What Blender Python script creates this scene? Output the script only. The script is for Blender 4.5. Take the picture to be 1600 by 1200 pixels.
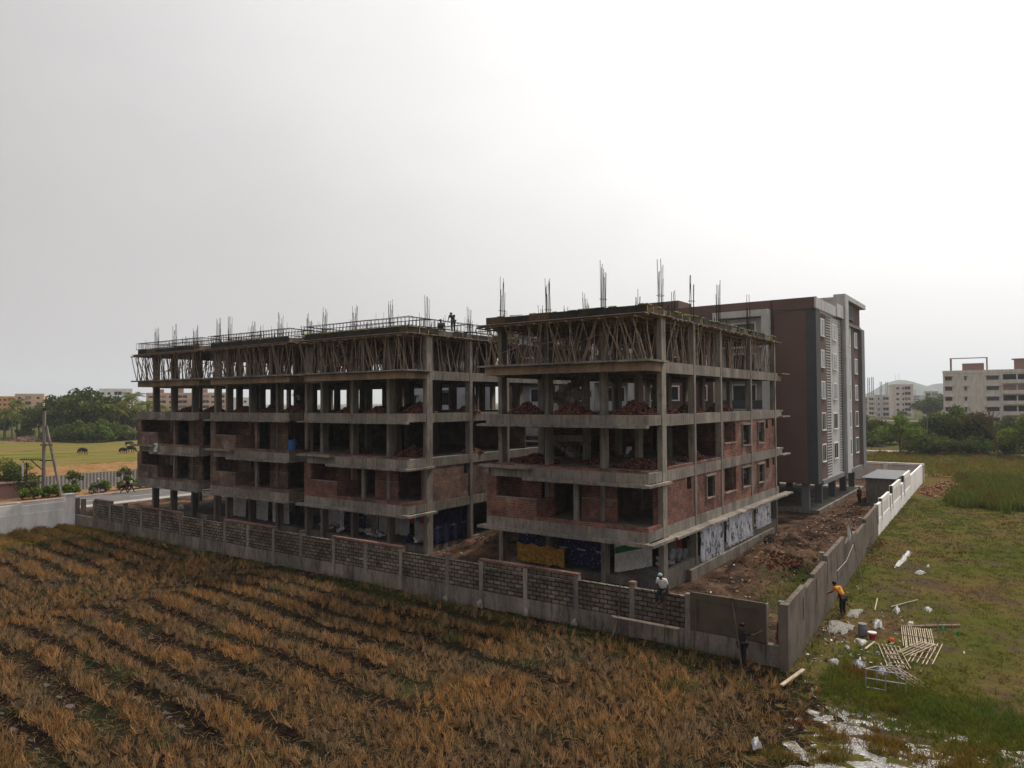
import bpy, bmesh, math, random
import numpy as np
from mathutils import Vector, Matrix
random.seed(7); rng = np.random.default_rng(7)
for o in list(bpy.data.objects): bpy.data.objects.remove(o)
S = bpy.context.scene; COL = S.collection
R = math.radians
# ------------------------------------------------------------------ camera
CAM = np.array([15.992, -36.433, 9.834]); FPX = 1121.0
_y, _t, _r = R(35.483), R(1.434), R(-0.343)
fw = np.array([-math.sin(_y)*math.cos(_t), math.cos(_y)*math.cos(_t), math.sin(_t)])
_rt = np.array([math.cos(_y), math.sin(_y), 0.0]); _up = np.cross(_rt, fw)
rt = _rt*math.cos(_r)+_up*math.sin(_r); up = np.cross(rt, fw)
cd = bpy.data.cameras.new('camera'); cam = bpy.data.objects.new('camera', cd); COL.objects.link(cam)
cd.sensor_width = 36; cd.lens = 36*FPX/1600; cd.clip_start = .5; cd.clip_end = 20000
cam.matrix_world = Matrix([[rt[0], up[0], -fw[0], CAM[0]], [rt[1], up[1], -fw[1], CAM[1]], [rt[2], up[2], -fw[2], CAM[2]], [0, 0, 0, 1]])
S.camera = cam
# ------------------------------------------------------------------ light
SUN_AZ, SUN_EL = R(14), R(50)
sd = Vector((math.sin(SUN_AZ)*math.cos(SUN_EL), math.cos(SUN_AZ)*math.cos(SUN_EL), math.sin(SUN_EL)))
sl = bpy.data.lights.new('sun', 'SUN'); sl.energy = 3.8; sl.angle = R(1.2); sl.color = (1, .93, .82)
so = bpy.data.objects.new('sun', sl); COL.objects.link(so); so.rotation_euler = (-sd).to_track_quat('-Z', 'Y').to_euler()
W = bpy.data.worlds.new('World'); S.world = W; W.use_nodes = True
nt = W.node_tree; nt.nodes.clear()
def wn(t, **k):
    n = nt.nodes.new(t)
    for a, b in k.items(): setattr(n, a, b)
    return n
sky = wn('ShaderNodeTexSky', sky_type='NISHITA', sun_disc=False, sun_elevation=SUN_EL, sun_rotation=SUN_AZ, dust_density=6.0, air_density=2.0, ozone_density=1.0)
tc = wn('ShaderNodeTexCoord'); dot = wn('ShaderNodeVectorMath', operation='DOT_PRODUCT'); dot.inputs[1].default_value = sd
nt.links.new(tc.outputs['Generated'], dot.inputs[0])
ac = wn('ShaderNodeMath', operation='ARCCOSINE'); nt.links.new(dot.outputs['Value'], ac.inputs[0])
dv = wn('ShaderNodeMath', operation='DIVIDE'); dv.inputs[1].default_value = 0.97; nt.links.new(ac.outputs[0], dv.inputs[0])
pw = wn('ShaderNodeMath', operation='POWER'); pw.inputs[1].default_value = 5.5; nt.links.new(dv.outputs[0], pw.inputs[0])
ng = wn('ShaderNodeMath', operation='ADD'); ng.inputs[1].default_value = 1; nt.links.new(pw.outputs[0], ng.inputs[0])
ex = wn('ShaderNodeMath', operation='DIVIDE'); ex.inputs[0].default_value = 1; nt.links.new(ng.outputs[0], ex.inputs[1])
cn = wn('ShaderNodeTexNoise'); cn.inputs['Scale'].default_value = 1.6; cn.inputs['Detail'].default_value = 3
cm = wn('ShaderNodeMapping'); cm.inputs['Scale'].default_value = (1, 1, 2.2); nt.links.new(tc.outputs['Generated'], cm.inputs[0]); nt.links.new(cm.outputs[0], cn.inputs['Vector'])
cr = wn('ShaderNodeMapRange'); cr.inputs[1].default_value = .3; cr.inputs[2].default_value = .7; cr.inputs[3].default_value = .91; cr.inputs[4].default_value = 1.07
nt.links.new(cn.outputs['Fac'], cr.inputs[0])
mix = wn('ShaderNodeMixRGB'); mix.inputs[1].default_value = (.455, .425, .425, 1); mix.inputs[2].default_value = (1.20, 1.18, 1.16, 1)
nt.links.new(ex.outputs[0], mix.inputs[0])
ml = wn('ShaderNodeMixRGB', blend_type='MULTIPLY'); ml.inputs[0].default_value = 1
nt.links.new(mix.outputs[0], ml.inputs[1]); nt.links.new(cr.outputs[0], ml.inputs[2])
bg1 = wn('ShaderNodeBackground'); bg1.inputs[1].default_value = 1; nt.links.new(ml.outputs[0], bg1.inputs[0])   # the overcast veil of haze
bg2 = wn('ShaderNodeBackground'); bg2.inputs[1].default_value = .006; nt.links.new(sky.outputs[0], bg2.inputs[0])
ad = wn('ShaderNodeAddShader'); nt.links.new(bg1.outputs[0], ad.inputs[0]); nt.links.new(bg2.outputs[0], ad.inputs[1])
wo = wn('ShaderNodeOutputWorld'); nt.links.new(ad.outputs[0], wo.inputs[0])
S.view_settings.view_transform = 'Standard'; S.view_settings.look = 'None'; S.view_settings.exposure = 0.0; S.view_settings.gamma = 1
S.render.engine = 'CYCLES'
S.cycles.volume_bounces = 1

def G(px, py, z=-.5):
    "point of the ground seen at a spot of the photograph"
    d = fw + rt*(px-800)/FPX - up*(py-600)/FPX
    return CAM + d*((z-CAM[2])/d[2])
def AT(px, py, D):
    return CAM + (fw + rt*(px-800)/FPX - up*(py-600)/FPX)*D
# ------------------------------------------------------------------ materials
class NB:
    def __init__(s, name):
        s.m = bpy.data.materials.new(name); s.m.use_nodes = True; s.t = s.m.node_tree; s.t.nodes.clear()
        s.out = s.n('ShaderNodeOutputMaterial'); s.tc = s.n('ShaderNodeTexCoord')
    def n(s, t, **k):
        x = s.t.nodes.new(t)
        for a, b in k.items(): setattr(x, a, b)
        return x
    def l(s, a, b): s.t.links.new(a, b)
    def noise(s, scale, detail=4, rough=.55, vec=None, stretch=None):
        n = s.n('ShaderNodeTexNoise'); n.inputs['Scale'].default_value = scale; n.inputs['Detail'].default_value = detail; n.inputs['Roughness'].default_value = rough
        v = vec or s.tc.outputs['Object']
        if stretch:
            mp = s.n('ShaderNodeMapping'); mp.inputs['Scale'].default_value = stretch; s.l(v, mp.inputs[0]); v = mp.outputs[0]
        s.l(v, n.inputs['Vector']); return n.outputs['Fac']
    def ramp(s, fac, stops):
        r = s.n('ShaderNodeValToRGB'); e = r.color_ramp.elements
        while len(e) < len(stops): e.new(.5)
        for i, (p, c) in enumerate(stops): e[i].position = p; e[i].color = (*c, 1) if len(c) == 3 else c
        s.l(fac, r.inputs[0]); return r.outputs[0]
    def mix(s, fac, a, b, bt='MIX'):
        m = s.n('ShaderNodeMixRGB', blend_type=bt)
        for i, v in enumerate((fac, a, b)):
            if isinstance(v, (int, float)): m.inputs[i].default_value = v
            elif isinstance(v, tuple): m.inputs[i].default_value = (*v, 1)
            else: s.l(v, m.inputs[i])
        return m.outputs[0]
    def fin(s, col, rough=.85, bump=None, bs=.3, bd=.02, spec=.1, metal=0, transl=0):
        p = s.n('ShaderNodeBsdfPrincipled'); p.inputs['Roughness'].default_value = rough; p.inputs['Specular IOR Level'].default_value = spec; p.inputs['Metallic'].default_value = metal
        if isinstance(col, tuple): p.inputs['Base Color'].default_value = (*col, 1)
        else: s.l(col, p.inputs['Base Color'])
        if bump is not None:
            b = s.n('ShaderNodeBump'); b.inputs['Strength'].default_value = bs; b.inputs['Distance'].default_value = bd; s.l(bump, b.inputs['Height']); s.l(b.outputs[0], p.inputs['Normal'])
        if transl:
            t = s.n('ShaderNodeBsdfTranslucent'); x = s.n('ShaderNodeMixShader'); x.inputs[0].default_value = transl
            if isinstance(col, tuple): t.inputs[0].default_value = (*col, 1)
            else: s.l(col, t.inputs[0])
            s.l(p.outputs[0], x.inputs[1]); s.l(t.outputs[0], x.inputs[2]); s.l(x.outputs[0], s.out.inputs[0])
        else: s.l(p.outputs[0], s.out.inputs[0])
        return s.m
def sc(c, k): return tuple(x*k for x in c)
def m_plain(name, c, rough=.8, var=.25, scale=6, **k):
    b = NB(name); return b.fin(b.ramp(b.noise(scale), [(.3, sc(c, 1-var)), (.7, sc(c, 1+var))]), rough, **k)
def m_concrete(name, c, stain=.45):
    b = NB(name)
    big = b.noise(.5, 5, .6); st = b.noise(2.2, 5, .7, stretch=(2.2, 2.2, .35)); fine = b.noise(9, 6, .7)
    base = b.ramp(big, [(.32, sc(c, .72)), (.55, c), (.75, sc(c, 1.25))])
    streak = b.ramp(st, [(.35, (stain,)*3), (.52, (1, 1, 1))])
    x = b.mix(.8, base, streak, 'MULTIPLY')
    x = b.mix(.55, x, b.ramp(fine, [(.3, (.6,)*3), (.7, (1.25,)*3)]), 'MULTIPLY')
    # shuttering joints every 0.9 m and lift marks
    sx = b.n('ShaderNodeSeparateXYZ'); b.l(b.tc.outputs['Object'], sx.inputs[0])
    a = b.n('ShaderNodeMath', operation='ADD'); b.l(sx.outputs[0], a.inputs[0]); b.l(sx.outputs[1], a.inputs[1])
    d = b.n('ShaderNodeMath', operation='DIVIDE'); d.inputs[1].default_value = .93; b.l(a.outputs[0], d.inputs[0])
    f = b.n('ShaderNodeMath', operation='FRACT'); b.l(d.outputs[0], f.inputs[0])
    line = b.ramp(f.outputs[0], [(0, (.55,)*3), (.035, (1, 1, 1))])
    x = b.mix(.6, x, line, 'MULTIPLY')
    fl = b.n('ShaderNodeMath', operation='FLOOR'); b.l(d.outputs[0], fl.inputs[0])
    wnz = b.n('ShaderNodeTexWhiteNoise', noise_dimensions='1D'); b.l(fl.outputs[0], wnz.inputs['W'])
    x = b.mix(.8, x, b.ramp(wnz.outputs['Value'], [(0, (.68,)*3), (1, (1.2, 1.17, 1.12))]), 'MULTIPLY')
    return b.fin(x, .9, fine, .5, .02)
def m_brick(name, c1, c2, mortar, bw=.24, bh=.085, ms=.012, bump=.5, patch=None):
    b = NB(name)
    sx = b.n('ShaderNodeSeparateXYZ'); b.l(b.tc.outputs['Object'], sx.inputs[0])
    a = b.n('ShaderNodeMath', operation='ADD'); b.l(sx.outputs[0], a.inputs[0]); b.l(sx.outputs[1], a.inputs[1])
    cx = b.n('ShaderNodeCombineXYZ'); b.l(a.outputs[0], cx.inputs[0]); b.l(sx.outputs[2], cx.inputs[1])
    wob = b.n('ShaderNodeTexNoise'); wob.inputs['Scale'].default_value = 3; b.l(b.tc.outputs['Object'], wob.inputs['Vector'])
    va = b.n('ShaderNodeVectorMath', operation='MULTIPLY_ADD'); b.l(wob.outputs['Color'], va.inputs[0]); va.inputs[1].default_value = (bw*.25, bh*.3, 0); b.l(cx.outputs[0], va.inputs[2])
    t = b.n('ShaderNodeTexBrick'); t.inputs['Scale'].default_value = 1; t.inputs['Brick Width'].default_value = bw; t.inputs['Row Height'].default_value = bh
    t.inputs['Mortar Size'].default_value = ms; t.inputs['Mortar Smooth'].default_value = .3; t.inputs['Bias'].default_value = 0
    t.inputs['Color1'].default_value = (*c1, 1); t.inputs['Color2'].default_value = (*c2, 1); t.inputs['Mortar'].default_value = (*mortar, 1)
    b.l(va.outputs[0], t.inputs['Vector'])
    x = b.mix(.9, t.outputs['Color'], b.ramp(b.noise(.9, 6, .75), [(.34, (.45,)*3), (.66, (1.4,)*3)]), 'MULTIPLY')
    x = b.mix(.6, x, b.ramp(b.noise(7, 5, .7), [(.3, (.6,)*3), (.7, (1.3,)*3)]), 'MULTIPLY')
    x = b.mix(.7, x, b.ramp(b.noise(.28, 3, .6), [(.38, (.62, .62, .64)), (.62, (1.3, 1.24, 1.15))]), 'MULTIPLY')
    if patch:
        x = b.mix(b.ramp(b.noise(.55, 6, .7), [(.58, (0, 0, 0)), (.66, (.8,)*3)]), x, patch)
    inv = b.n('ShaderNodeMath', operation='SUBTRACT'); inv.inputs[0].default_value = 1; b.l(t.outputs['Fac'], inv.inputs[1])
    return b.fin(x, .92, inv.outputs[0], bump, .02)
def m_leaf(name, c, transl=.3, rough=.6):
    b = NB(name); at = b.n('ShaderNodeAttribute', attribute_name='Col'); return b.fin(b.mix(1, c, at.outputs['Color'], 'MULTIPLY'), rough, transl=transl, spec=0.0)
MT = {}
MT['conc'] = m_concrete('raw concrete', (.255, .228, .202))
MT['conc_dark'] = m_concrete('damp concrete', (.19, .18, .17))
MT['conc_tan'] = m_concrete('freshly struck tan concrete', (.31, .22, .155), .7)
MT['brick'] = m_brick('red brick', (.24, .082, .060), (.13, .050, .040), (.23, .18, .15), .26, .10, .016, patch=(.26, .21, .18))
MT['brick_grey'] = m_brick('dusty brick', (.19, .105, .08), (.12, .07, .058), (.18, .15, .13), .26, .10, .016, patch=(.27, .25, .23))
MT['block'] = m_brick('grey block masonry', (.20, .17, .142), (.105, .09, .075), (.028, .025, .021), .42, .2, .028, 1.0)
MT['coping'] = m_brick('brick coping', (.21, .10, .075), (.15, .075, .06), (.2, .16, .13), .24, .1, .02)
MT['plinth'] = m_concrete('weathered rendered plinth', (.215, .19, .165), .3)
MT['plaster'] = m_plain('wet cement plaster', (.085, .068, .052), .85, .2, 1.6)
b = NB('drying cement plaster'); x = b.mix(.8, b.ramp(b.noise(.7, 6, .7), [(.35, (.090, .072, .060)), (.6, (.145, .118, .098))]), b.ramp(b.noise(2.5, 5, .7, stretch=(1, 1, .25)), [(.36, (.6,)*3), (.52, (1.1,)*3)]), 'MULTIPLY'); MT['plaster_dry'] = b.fin(x, .9, b.noise(14, 6, .7), .4, .01)
def m_white(name, c=(.80, .79, .77)):
    b = NB(name); x = b.mix(.7, c, b.ramp(b.noise(1.1, 6, .7, stretch=(1, 1, .3)), [(.35, (.62, .6, .56)), (.6, (1, 1, 1))]), 'MULTIPLY'); return b.fin(x, .75, b.noise(20), .2, .005)
MT['white'] = m_white('dirty white paint'); MT['offwhite'] = m_white('off white paint', (.5, .5, .49)); MT['bluewhite'] = m_white('bluish white paint', (.40, .42, .47))
MT['brown'] = m_plain('brown textured paint', (.138, .090, .076), .9, .09, .35)
MT['dkgrey'] = m_plain('dark grey paint', (.075, .078, .082), .7, .1, 1)
MT['midgrey'] = m_plain('mid grey paint', (.17, .172, .178), .7, .08, 1)
MT['lightgrey'] = m_white('pale grey paint', (.50, .49, .50))
MT['cream'] = m_white('cream paint', (.66, .60, .55)); MT['pinkbrown'] = m_plain('dusty pink paint', (.28, .17, .145), .8, .1)
MT['ochre'] = m_plain('ochre paint', (.58, .32, .12), .8, .12, .2); MT['peach'] = m_plain('peach paint', (.58, .40, .28), .8, .1, .2); MT['bluepaint'] = m_plain('blue grey paint', (.2, .25, .36), .8, .1, .2)
MT['glass'] = m_plain('dark window glass', (.02, .023, .028), .15, .2, 2, spec=.6)
MT['fencegrey'] = m_plain('dull corrugated steel', (.26, .26, .255), .6, .12, 1)
MT['void'] = m_plain('painted room shade', (.03, .028, .027), .9, .2, 2)  # dark panel colour, shade painted in place of open balcony recesses
MT['wood'] = m_plain('weathered casuarina pole', (.26, .195, .15), .9, .4, 3)
MT['wood_pale'] = m_plain('pale bamboo', (.40, .33, .24), .7, .25, 5)
MT['plank'] = m_plain('dusty plank', (.27, .20, .145), .9, .35, 2.5)
MT['ply'] = m_plain('dark shuttering ply', (.035, .032, .03), .8, .35, 1.5)
MT['yellowply'] = m_plain('yellow green edge tape', (.27, .25, .06), .8, .8, 5)
MT['rebar'] = m_plain('rusty rebar', (.035, .024, .02), .8, .3, 8)
MT['steel'] = m_plain('galvanised tube', (.35, .36, .38), .4, .15, 5, metal=.6)
MT['asphalt'] = m_plain('worn asphalt', (.125, .118, .115), .9, .2, .8)
MT['kerb'] = m_plain('pale kerb', (.34, .31, .28), .9, .2, 2)
MT['paintline'] = m_plain('worn road paint', (.5, .5, .48), .8, .2, 3)
MT['skin'] = m_plain('brown skin', (.10, .055, .036), .6, .1, 8); MT['hair'] = m_plain('black hair', (.012, .01, .01), .6, .2)
def m_cloth(n, c, v=.2): return m_plain('cloth '+n, c, .9, v, 5)
for n, c in dict(white=(.62, .62, .62), teal=(.22, .38, .36), black=(.022, .022, .026), maroon=(.13, .025, .035), orange=(.62, .25, .03), navy=(.03, .04, .09), grey=(.16, .16, .17), red=(.4, .03, .03), orangered=(.6, .1, .04), pink=(.5, .22, .25), green=(.03, .18, .06), blue=(.04, .12, .32), tan=(.3, .22, .15)).items(): MT['c_'+n] = m_cloth(n, c)
def m_crumple(name, stops, spots=None, scale=2.2, stretch=None):
    b = NB(name); w = b.noise(scale, 7, .75); x = b.ramp(b.noise(scale*1.7, 6, .8, stretch=stretch), stops)  # stops paint crumple shade into the colour, besides the bump
    if spots: x = b.mix(b.ramp(b.noise(11, 5, .8), [(.60, (0, 0, 0)), (.63, (1, 1, 1))]), x, spots)
    return b.fin(x, .55, w, 1.0, .25, spec=.4)
MT['sacks'] = m_crumple('white woven sacks', [(.42, (.05, .055, .07)), (.46, (.55, .56, .62)), (.60, (.92, .92, .95))], (.10, .16, .38), 1.7, (1, 1, .38))  # dark stops are painted shade between the folds
MT['sheet'] = m_crumple('dusty white sheet', [(.3, (.45, .43, .41)), (.6, (.85, .83, .80))])
MT['bluetarp'] = None
def m_print(name, ground, mark, cell=1.25, spots=(.45, .45, .5)):
    "printed flex banner: repeating pale bars and scattered specks on a dark ground"
    b = NB(name)
    sx = b.n('ShaderNodeSeparateXYZ'); b.l(b.tc.outputs['Object'], sx.inputs[0])
    a = b.n('ShaderNodeMath', operation='ADD'); b.l(sx.outputs[0], a.inputs[0]); b.l(sx.outputs[1], a.inputs[1])
    cx = b.n('ShaderNodeCombineXYZ'); b.l(a.outputs[0], cx.inputs[0]); b.l(sx.outputs[2], cx.inputs[1])
    t = b.n('ShaderNodeTexBrick', offset=0); t.inputs['Scale'].default_value = 1; t.inputs['Brick Width'].default_value = cell; t.inputs['Row Height'].default_value = cell
    t.inputs['Mortar Size'].default_value = .02; t.inputs['Color1'].default_value = (*ground, 1); t.inputs['Color2'].default_value = (*sc(ground, 1.5), 1); t.inputs['Mortar'].default_value = (*sc(ground, .4), 1)
    b.l(cx.outputs[0], t.inputs['Vector'])
    m1 = b.mix(b.ramp(b.noise(9, 3, .8), [(.62, (0, 0, 0)), (.64, (1, 1, 1))]), t.outputs['Color'], spots)
    fx = b.n('ShaderNodeMath', operation='FRACT'); q = b.n('ShaderNodeMath', operation='DIVIDE'); q.inputs[1].default_value = cell; b.l(sx.outputs[2], q.inputs[0]); b.l(q.outputs[0], fx.inputs[0])
    gx = b.n('ShaderNodeMath', operation='FRACT'); q2 = b.n('ShaderNodeMath', operation='DIVIDE'); q2.inputs[1].default_value = cell; b.l(a.outputs[0], q2.inputs[0]); b.l(q2.outputs[0], gx.inputs[0])
    r1 = b.ramp(fx.outputs[0], [(.72, (0, 0, 0)), (.75, (1, 1, 1)), (.80, (1, 1, 1)), (.82, (0, 0, 0))]); r2 = b.ramp(gx.outputs[0], [(.15, (0, 0, 0)), (.2, (1, 1, 1)), (.62, (1, 1, 1)), (.66, (0, 0, 0))])
    m2 = b.mix(b.mix(1, r1, r2, 'MULTIPLY'), m1, mark)
    return b.fin(m2, .45, b.noise(1.6, 5, .7), .8, .2)
MT['bluetarp'] = m_print('navy printed tarpaulin', (.022, .022, .075), (.33, .33, .4))
MT['darktarp'] = m_print('dark navy printed tarpaulin', (.012, .013, .038), (.10, .11, .16), 1.4, (.12, .13, .2))
MT['yellowtarp'] = m_crumple('orange tarpaulin', [(.35, (.10, .05, .01)), (.5, (.42, .22, .03)), (.65, (.55, .32, .06))])
MT['leaf'] = m_leaf('broad leaves', (.088, .125, .030)); MT['leafdk'] = m_leaf('dark leaves', (.078, .100, .032)); MT['palm'] = m_leaf('palm leaves', (.105, .125, .035)); MT['leafdry'] = m_leaf('dry twigs', (.12, .08, .05), 0)
MT['leaflime'] = m_leaf('lime leaves', (.10, .15, .025))
MT['bark'] = m_plain('bark', (.09, .065, .045), .9, .3, 4)
MT['stubble'] = m_leaf('rice stubble', (.275, .168, .082), .4, .7); MT['grass'] = m_leaf('green grass', (.122, .120, .036), .35, .7)
MT['soil'] = None
def m_soil(name, stops, scale=1.2, fine=14, bs=.8):
    b = NB(name); x = b.ramp(b.noise(scale, 7, .68), stops); x = b.mix(.7, x, b.ramp(b.noise(fine, 5, .8), [(.3, (.45,)*3), (.7, (1.5,)*3)]), 'MULTIPLY')
    return b.fin(x, .95, b.noise(fine*.5, 8, .75), bs, .12, spec=0.0)
MT['soil'] = m_soil('site soil and rubble', [(.38, (.024, .016, .012)), (.5, (.070, .044, .032)), (.62, (.14, .085, .054))], .45, 6)
MT['redsoil'] = m_soil('red brick rubble', [(.35, (.045, .022, .017)), (.6, (.12, .05, .036))], 2, 9)
MT['darksoil'] = m_soil('dark spoil', [(.35, (.03, .024, .02)), (.6, (.085, .066, .052))], 1, 6)
MT['orangesoil'] = m_soil('orange sand', [(.35, (.17, .095, .05)), (.6, (.30, .18, .10))], 1.5, 9)
MT['water'] = None

MT['brickloose'] = m_plain('loose red bricks', (.115, .052, .040), .9, .85, 7)
# ------------------------------------------------------------------ building blocks
BASE = {}
def setp(o, label=None, cat=None, group=None, kind=None):
    if label: o['label'] = label
    if cat: o['category'] = cat
    if group: o['group'] = group
    if kind: o['kind'] = kind
    return o
def thing(name, loc, label, cat, group=None, rz=0):
    o = bpy.data.objects.new(name, None); COL.objects.link(o); o.location = loc; o.rotation_euler = (0, 0, rz); o.empty_display_size = .3
    BASE[o.name] = Vector((0, 0, 0)) if rz is None else Vector(loc); return setp(o, label, cat, group)
class MB:
    def __init__(s): s.v = []; s.f = []; s.c = []
    def q(s, *p):
        i = len(s.v); s.v += [tuple(a) for a in p]; s.f.append(tuple(range(i, i+len(p))))
    def hexa(s, P):
        i = len(s.v); s.v += [tuple(a) for a in P]
        for f in ((3, 2, 1, 0), (4, 5, 6, 7), (0, 1, 5, 4), (1, 2, 6, 5), (2, 3, 7, 6), (3, 0, 4, 7)): s.f.append(tuple(i+k for k in f))
    def box(s, x0, y0, z0, x1, y1, z1):
        x0, x1 = min(x0, x1), max(x0, x1); y0, y1 = min(y0, y1), max(y0, y1); z0, z1 = min(z0, z1), max(z0, z1)
        s.hexa([(x0, y0, z0), (x1, y0, z0), (x1, y1, z0), (x0, y1, z0), (x0, y0, z1), (x1, y0, z1), (x1, y1, z1), (x0, y1, z1)])
    def obox(s, c, ax, ay, az):
        c, ax, ay, az = map(Vector, (c, ax, ay, az))
        s.hexa([c-ax-ay-az, c+ax-ay-az, c+ax+ay-az, c-ax+ay-az, c-ax-ay+az, c+ax-ay+az, c+ax+ay+az, c-ax+ay+az])
    def bar(s, p, q, w, h):
        p, q = Vector(p), Vector(q); d = q-p; L = d.length; d.normalize(); u = Vector((0, 0, 1)) if abs(d.z) < .95 else Vector((1, 0, 0)); a = d.cross(u).normalized(); b = a.cross(d)
        s.obox((p+q)/2, d*L/2, a*w/2, b*h/2)
    def tube(s, p, q, r, n=6, r2=None, cap=True):
        p, q = Vector(p), Vector(q); d = (q-p).normalized(); u = Vector((0, 0, 1)) if abs(d.z) < .95 else Vector((1, 0, 0)); a = d.cross(u).normalized(); b = a.cross(d); r2 = r if r2 is None else r2; i = len(s.v)
        for P, rr in ((p, r), (q, r2)):
            for k in range(n):
                t = 2*math.pi*k/n; s.v.append(tuple(P+a*rr*math.cos(t)+b*rr*math.sin(t)))
        for k in range(n): s.f.append((i+k, i+(k+1) % n, i+n+(k+1) % n, i+n+k))
        if cap: s.f.append(tuple(range(i+n-1, i-1, -1))); s.f.append(tuple(range(i+n, i+2*n)))
    def path(s, pts, r, n=6):
        for k in range(len(pts)-1):
            rr = r if not isinstance(r, (list, tuple)) else r[k]; r2 = r if not isinstance(r, (list, tuple)) else r[k+1]; s.tube(pts[k], pts[k+1], rr, n, r2)
    def lathe(s, c, prof, n=12):
        c = Vector(c); i = len(s.v); m = len(prof)
        for (r, z) in prof:
            for k in range(n): t = 2*math.pi*k/n; s.v.append((c.x+r*math.cos(t), c.y+r*math.sin(t), c.z+z))
        for j in range(m-1):
            for k in range(n): s.f.append((i+j*n+k, i+j*n+(k+1) % n, i+(j+1)*n+(k+1) % n, i+(j+1)*n+k))
        s.f.append(tuple(i+k for k in range(n-1, -1, -1))); s.f.append(tuple(i+(m-1)*n+k for k in range(n)))
    def sphere(s, c, r, n=8, m=6, sx=1, sy=1, sz=1):
        prof = [(max(.001, math.sin(math.pi*j/m)), -math.cos(math.pi*j/m)) for j in range(m+1)]; i0 = len(s.v); s.lathe((0, 0, 0), prof, n)
        for k in range(i0, len(s.v)): x, y, z = s.v[k]; s.v[k] = (c[0]+x*r*sx, c[1]+y*r*sy, c[2]+z*r*sz)
    def build(s, name, mat, parent=None, local=False, smooth=False):
        me = bpy.data.meshes.new(name); v = s.v
        if parent is not None and not local:
            b = BASE.get(parent.name, Vector((0, 0, 0))); v = [(x-b.x, y-b.y, z-b.z) for x, y, z in v]
        me.from_pydata(v, [], s.f); me.materials.append(MT[mat] if isinstance(mat, str) else mat)
        if smooth: me.polygons.foreach_set('use_smooth', [True]*len(me.polygons))
        o = bpy.data.objects.new(name, me); COL.objects.link(o)
        if parent is not None: o.parent = parent; BASE[o.name] = BASE.get(parent.name, Vector((0, 0, 0)))
        return o
def solo(name, mb, mat, loc, label, cat, group=None, kind=None, smooth=False):
    "a thing that is one mesh, origin at its base"
    b = Vector(loc); mb.v = [(x-b.x, y-b.y, z-b.z) for x, y, z in mb.v]
    o = mb.build(name, mat, smooth=smooth); o.location = b; return setp(o, label, cat, group, kind)
def quads_mesh(name, V, mat, cols=None, parent=None, tri=False):
    "V: (n,4,3) or (n,3,3) array of faces, cols (n,3)"
    n, k = V.shape[:2]; me = bpy.data.meshes.new(name); me.vertices.add(n*k); me.vertices.foreach_set('co', V.astype(np.float32).ravel())
    me.loops.add(n*k); me.loops.foreach_set('vertex_index', np.arange(n*k, dtype=np.int32)); me.polygons.add(n)
    me.polygons.foreach_set('loop_start', np.arange(0, n*k, k, dtype=np.int32)); me.polygons.foreach_set('loop_total', np.full(n, k, dtype=np.int32)); me.update(calc_edges=True)
    if cols is not None:
        a = me.color_attributes.new('Col', 'FLOAT_COLOR', 'CORNER'); c = np.ones((n, k, 4), np.float32); c[:, :, :3] = cols[:, None, :]; a.data.foreach_set('color', c.ravel())
    me.materials.append(MT[mat]); o = bpy.data.objects.new(name, me); COL.objects.link(o)
    if parent is not None: o.parent = parent
    return o
def tree_copy(src, loc, rz, s, label, group=None):
    c = src.copy(); COL.objects.link(c); c.location = loc; c.rotation_euler = (0, 0, rz); c.scale = (s, s, s) if not isinstance(s, tuple) else s
    c['label'] = label
    if group: c['group'] = group
    for ch in src.children:
        d = ch.copy(); COL.objects.link(d); d.parent = c
        for g in ch.children: e = g.copy(); COL.objects.link(e); e.parent = d
    return c
def wall_holes(mb, axis, pos, th, a0, a1, z0, z1, holes):
    "upright wall; axis 'x' = plane x=pos running along y, 'y' = plane y=pos running along x; it occupies pos-th..pos"
    def bx(a, b, c, d):
        if b-a < .01 or d-c < .01: return
        if axis == 'x': mb.box(pos-th, a, c, pos, b, d)
        else: mb.box(a, pos, c, b, pos+th, d)
    cur = a0
    for (h0, h1, g0, g1) in sorted(holes):
        bx(cur, h0, z0, z1); bx(h0, h1, z0, g0); bx(h0, h1, g1, z1); cur = h1
    bx(cur, a1, z0, z1)
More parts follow.
